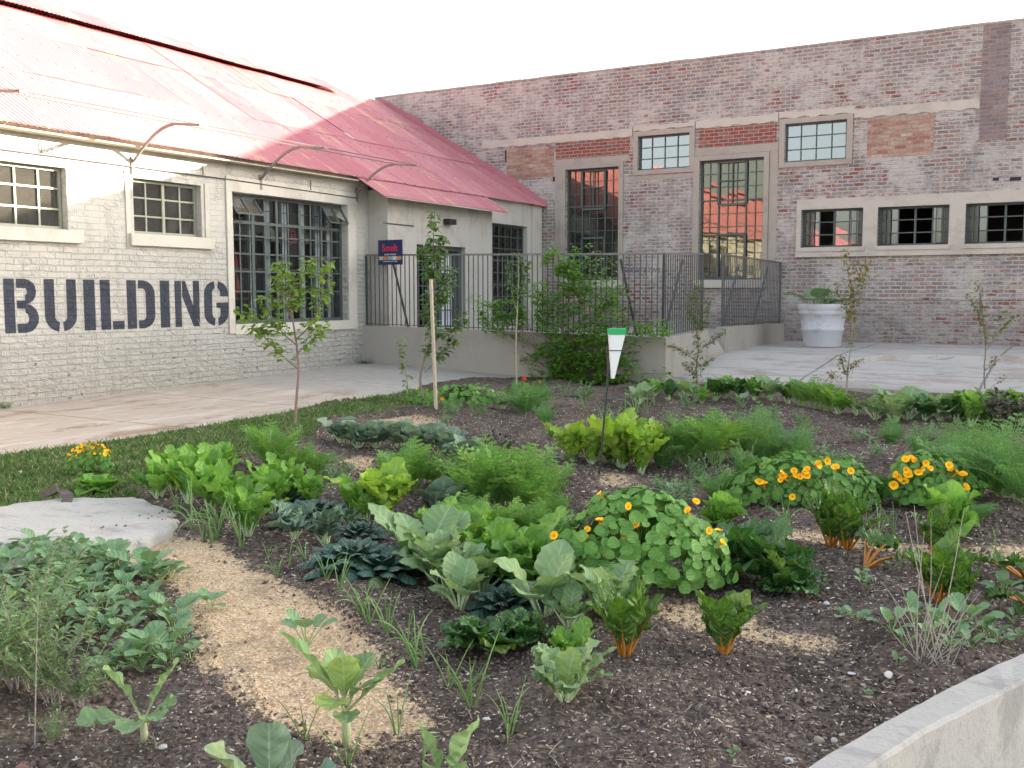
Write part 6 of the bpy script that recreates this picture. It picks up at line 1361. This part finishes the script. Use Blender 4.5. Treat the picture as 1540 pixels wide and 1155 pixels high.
# ---- loose ground matter: chips, sawdust, clods, grass
def scatter():
    R_ = np.random.RandomState(5)
    def flat(name, N, zone, smin, smax, mat, rng, thick=.3, asp=2.0, lift=.0, powr=1.0):
        rr = np.exp(R_.uniform(math.log(rng[0]), math.log(rng[1]), N)); aa = RAD(120)+R_.uniform(-RAD(34), RAD(36), N); X = rr*np.cos(aa); Y = rr*np.sin(aa)
        Z, s_, g_, p_ = land(X, Y); soil = (s_ < R_.rand(N)) & (g_ < .5) & (p_ < .5)
        k = (s_ > R_.rand(N)*.85) if zone == 'saw' else ((soil) if zone == 'soil' else ((g_ > .5) if zone == 'grass' else (soil | (s_ > .5)))); k &= ~pin(X, Y, outer) & (Y < 16.4)
        X, Y, Z = X[k], Y[k], Z[k]; n = len(X); S = smin+(smax-smin)*R_.rand(n)**2.5; S *= np.clip(rr[k]/4.5, 1, 1.8); A = R_.uniform(0, 6.28, n); T = R_.uniform(-.6, .6, n); T2 = R_.uniform(-.5, .5, n)
        c_, s2 = np.cos(A), np.sin(A); l = S; w_ = S/asp*R_.uniform(.5, 1.2, n)
        V = np.zeros((n, 6, 3)); 
        loc = [(-1, -.6, 0), (.3, -1, 0), (1, .1, 0), (.4, 1, 0), (-.7, .8, 0), (0, 0, 1)]
        for j, (u, v, h) in enumerate(loc):
            ux = u*l/2*R_.uniform(.75, 1.2, n); vx = v*w_/2*R_.uniform(.75, 1.2, n)
            V[:, j, 0] = X+ux*c_-vx*s2; V[:, j, 1] = Y+ux*s2+vx*c_; V[:, j, 2] = Z+lift+ux*T*.6+vx*T2*.6+h*w_*thick+.002
        base = np.arange(n)[:, None]*6; tri = np.array([[0, 1, 5], [1, 2, 5], [2, 3, 5], [3, 4, 5], [4, 0, 5]])
        F_ = (base[:, :, None]+tri[None]).reshape(-1, 3)
        me = bpy.data.meshes.new(name); me.vertices.add(n*6); me.vertices.foreach_set('co', V.ravel()); me.loops.add(len(F_)*3); me.loops.foreach_set('vertex_index', F_.ravel()); me.polygons.add(len(F_)); me.polygons.foreach_set('loop_start', np.arange(len(F_))*3); me.polygons.foreach_set('loop_total', np.full(len(F_), 3)); me.update(calc_edges=True)
        at = me.attributes.new('var', 'FLOAT', 'FACE'); at.data.foreach_set('value', np.repeat(R_.rand(n), 5)); me.materials.append(mat)
        o = link(me, name); return o
    def vm(name, stops, rough=.9): t = NT(name); return t.done(t.bsdf(t.ramp(t.attr('var'), stops), rough, None, .15))
    tag(flat('wood_chips', 62000, 'saw', .004, .018, vm('sawdust_flakes', [(0, (.38, .27, .17)), (.35, (.56, .43, .29)), (.7, (.68, .55, .39)), (1, (.82, .71, .54))]), (2.9, 11), .15, 1.8), kind='stuff')
    tag(flat('mulch', 120000, 'soil', .006, .034, vm('mulch_bits', [(0, (.06, .045, .037)), (.5, (.12, .09, .074)), (.72, (.20, .15, .12)), (.88, (.32, .25, .19)), (.965, (.50, .43, .34)), (1, (.62, .58, .50))]), (2.9, 16), .35, 2.4), kind='stuff')
    tag(flat('soil_clods', 30000, 'soil', .010, .036, vm('soil_crumbs', [(0, (.07, .053, .045)), (1, (.17, .13, .11))]), (2.9, 14), .7, 1.3), kind='stuff')
    tag(flat('pale_gravel', 10000, 'all', .004, .014, vm('pale_bits', [(0, (.45, .40, .32)), (1, (.75, .72, .66))]), (2.9, 14), .6, 1.3), kind='stuff')
    tag(flat('path_litter', 4200, 'saw', .008, .03, vm('path_litter_bits', [(0, (.07, .05, .04)), (.6, (.16, .12, .09)), (1, (.36, .30, .23))]), (2.9, 11), .35, 2.2), kind='stuff')
    tag(flat('grass_clippings', 16000, 'grass', .012, .05, vm('dry_clippings', [(0, (.10, .10, .05)), (.5, (.22, .19, .11)), (1, (.42, .38, .27))]), (5, 16), .15, 5), kind='stuff')
    tag(flat('straw_litter', 9000, 'soil', .02, .06, vm('dry_straw', [(0, (.15, .11, .08)), (.6, (.28, .23, .17)), (1, (.48, .42, .33))]), (3.2, 16), .15, 6), kind='stuff')
    # twigs
    rr = random.Random(8); tw = MB()
    for k in range(170):
        d = math.exp(rr.uniform(math.log(3), math.log(9))); a = RAD(120)+rr.uniform(-RAD(32), RAD(34)); x, y = d*math.cos(a), d*math.sin(a)
        z, s_, g_, p_ = [float(v[0]) for v in land(np.array([x]), np.array([y]))]
        if g_ > .5 or p_ > .5 or pin(np.array([x]), np.array([y]), outer)[0]: continue
        l = rr.uniform(.03, .16); b_ = rr.uniform(0, 6.28); P = [Vector((x, y, z+.006)), Vector((x+l*.5*math.cos(b_), y+l*.5*math.sin(b_), z+.012)), Vector((x+l*math.cos(b_+.3), y+l*math.sin(b_+.3), z+.006))]
        tw.tube([P[0], P[0].lerp(P[2], .5)+Vector((0, 0, .006)), P[2]], rr.uniform(.001, .0028), 4, False)
    o = tw.build('twig_litter', m_simple('litter_twigs', (.26, .22, .18), .9, .5, 15, .3), world=False); tag(o, kind='stuff')
    # grass blades
    N = 90000; R2 = np.random.RandomState(9); X = R2.uniform(-10, -6, N); Y = R2.uniform(3.5, 14.5, N); Z, s_, g_, p_ = land(X, Y); dens = vnoise(X*2.2, Y*2.2)*.6+vnoise(X*7, Y*7)*.4; k = (g_ > .5) & (R2.rand(N) < (dens-.2)*2.2); k |= (R2.rand(N) < .015) & (p_ < .5); X, Y, Z = X[k], Y[k], Z[k]; n = len(X)
    A = R2.uniform(0, 6.28, n); B2 = R2.uniform(0, 6.28, n); h = R2.uniform(.015, .055, n); w_ = R2.uniform(.003, .007, n); ln = h*R2.uniform(.3, 1.6, n); V = np.zeros((n, 3, 3))
    V[:, 0] = np.stack([X-w_*np.cos(A), Y-w_*np.sin(A), Z], -1); V[:, 1] = np.stack([X+w_*np.cos(A), Y+w_*np.sin(A), Z], -1); V[:, 2] = np.stack([X+ln*np.cos(B2), Y+ln*np.sin(B2), Z+h], -1)
    me = bpy.data.meshes.new('grass'); me.vertices.add(n*3); me.vertices.foreach_set('co', V.ravel()); me.loops.add(n*3); me.loops.foreach_set('vertex_index', np.arange(n*3)); me.polygons.add(n); me.polygons.foreach_set('loop_start', np.arange(n)*3); me.polygons.foreach_set('loop_total', np.full(n, 3)); me.update(calc_edges=True)
    at = me.attributes.new('var', 'FLOAT', 'FACE'); at.data.foreach_set('value', R2.rand(n))
    me.materials.append(vm('grass_blades', [(0, (.04, .10, .02)), (.5, (.08, .17, .035)), (.82, (.13, .21, .06)), (.9, (.30, .26, .14)), (1, (.42, .37, .24))])); tag(link(me, 'grass'), kind='stuff')
scatter()
# stones and shards singled out in the near soil
def stone(px, py, s_, col, label, nm='stone', flat_=.5):
    r = random.Random(px*7+py); p = G(px, py); p.z = gz(p.x, p.y); bm = bmesh.new(); bmesh.ops.create_icosphere(bm, subdivisions=2, radius=1)
    a, b_, c_ = r.uniform(.8, 1.3), r.uniform(.5, .9), flat_
    for v in bm.verts: k = 1+.35*(float(vnoise(np.array([v.co.x*1.7+px]), np.array([v.co.y*1.7+v.co.z*2]))[0])-.5); v.co = Vector((v.co.x*a, v.co.y*b_, v.co.z*c_))*k*s_
    me = bpy.data.meshes.new(nm); bm.to_mesh(me); bm.free(); me.materials.append(m_simple('stone_grey', col, .9, .25, 30, .5)); o = link(me, nm); o.location = p+Vector((0, 0, s_*.15)); o.rotation_euler = (0, r.uniform(-.3, .3), r.uniform(0, 3)); tag(o, label, 'stone')
stone(1232, 1107, .030, (.30, .25, .20), 'long grey-brown stone near the concrete kerb'); stone(1280, 1010, .026, (.50, .50, .50), 'flat pale shard in the soil left of the kerb bend', flat_=.2); stone(1336, 1023, .024, (.62, .58, .52), 'whitish curved shard close to the kerb', flat_=.3); stone(1186, 1148, .024, (.45, .45, .47), 'pale stone at the bottom edge by the kerb'); stone(732, 1068, .024, (.66, .64, .62), 'white shard in the near middle soil', flat_=.25)
stone(1192, 920, .030, (.12, .09, .075), 'dark lump of earth behind the small chard'); stone(245, 1128, .018, (.45, .45, .43), 'small pale pebble below the broken kale'); stone(33, 1140, .022, (.26, .13, .10), 'reddish stone in the near-left corner', flat_=.7); stone(738, 592, .10, (.50, .46, .42), 'pale block lying near the retaining wall', flat_=.45); stone(1243, 908, .02, (.55, .55, .56), 'small white pebble behind the bare soil'); stone(1255, 1105, .018, (.4, .37, .33), 'small brown pebble beside the long stone')

rw = random.Random(44); cnt_ = 0
while cnt_ < 28:
    px_, py_ = rw.uniform(480, 1530), rw.uniform(600, 800); p = G(px_, py_); z_, s_, g_, p_ = [float(v[0]) for v in land(np.array([p.x]), np.array([p.y]))]
    if s_+g_+p_ > .2: continue
    sprout(rw.choice(['weed', 'weed', 'mustard', 'seedling', 'brassica']), px_, py_, rw.uniform(12, 26), 'x', 'weed', 'small self-sown greens between the rows', 'small_green', width=1.2); cnt_ += 1
ordered('small self-sown greens between the rows', 'small self-sown green, %s from the left between the crop rows')
ordered(GM, 'bright green lobed plant, %s from the left in the row behind the slab')
ordered('cabbages in the back row', 'blue-green cabbage, %s from the left in the row below the stake')
ordered('spring onions along the path', 'thin spring onion, %s from the left in the line along the sawdust path')
ordered('scattered leeks', 'thin leek, %s from the left of those standing apart in far soil')
ordered('leafy greens along the yard edge', 'leafy green, %s from the left in the far row along the yard')
ordered('low herbs on the soil', 'low small-leaved herb patch, %s from the left on the open soil')
ordered('weeds under the dry twigs', 'round-leaved weed, %s from the left under and beside the dry twigs')
ordered('tiny seedlings on bare soil', 'tiny seedling, %s from the left on bare soil at the right')
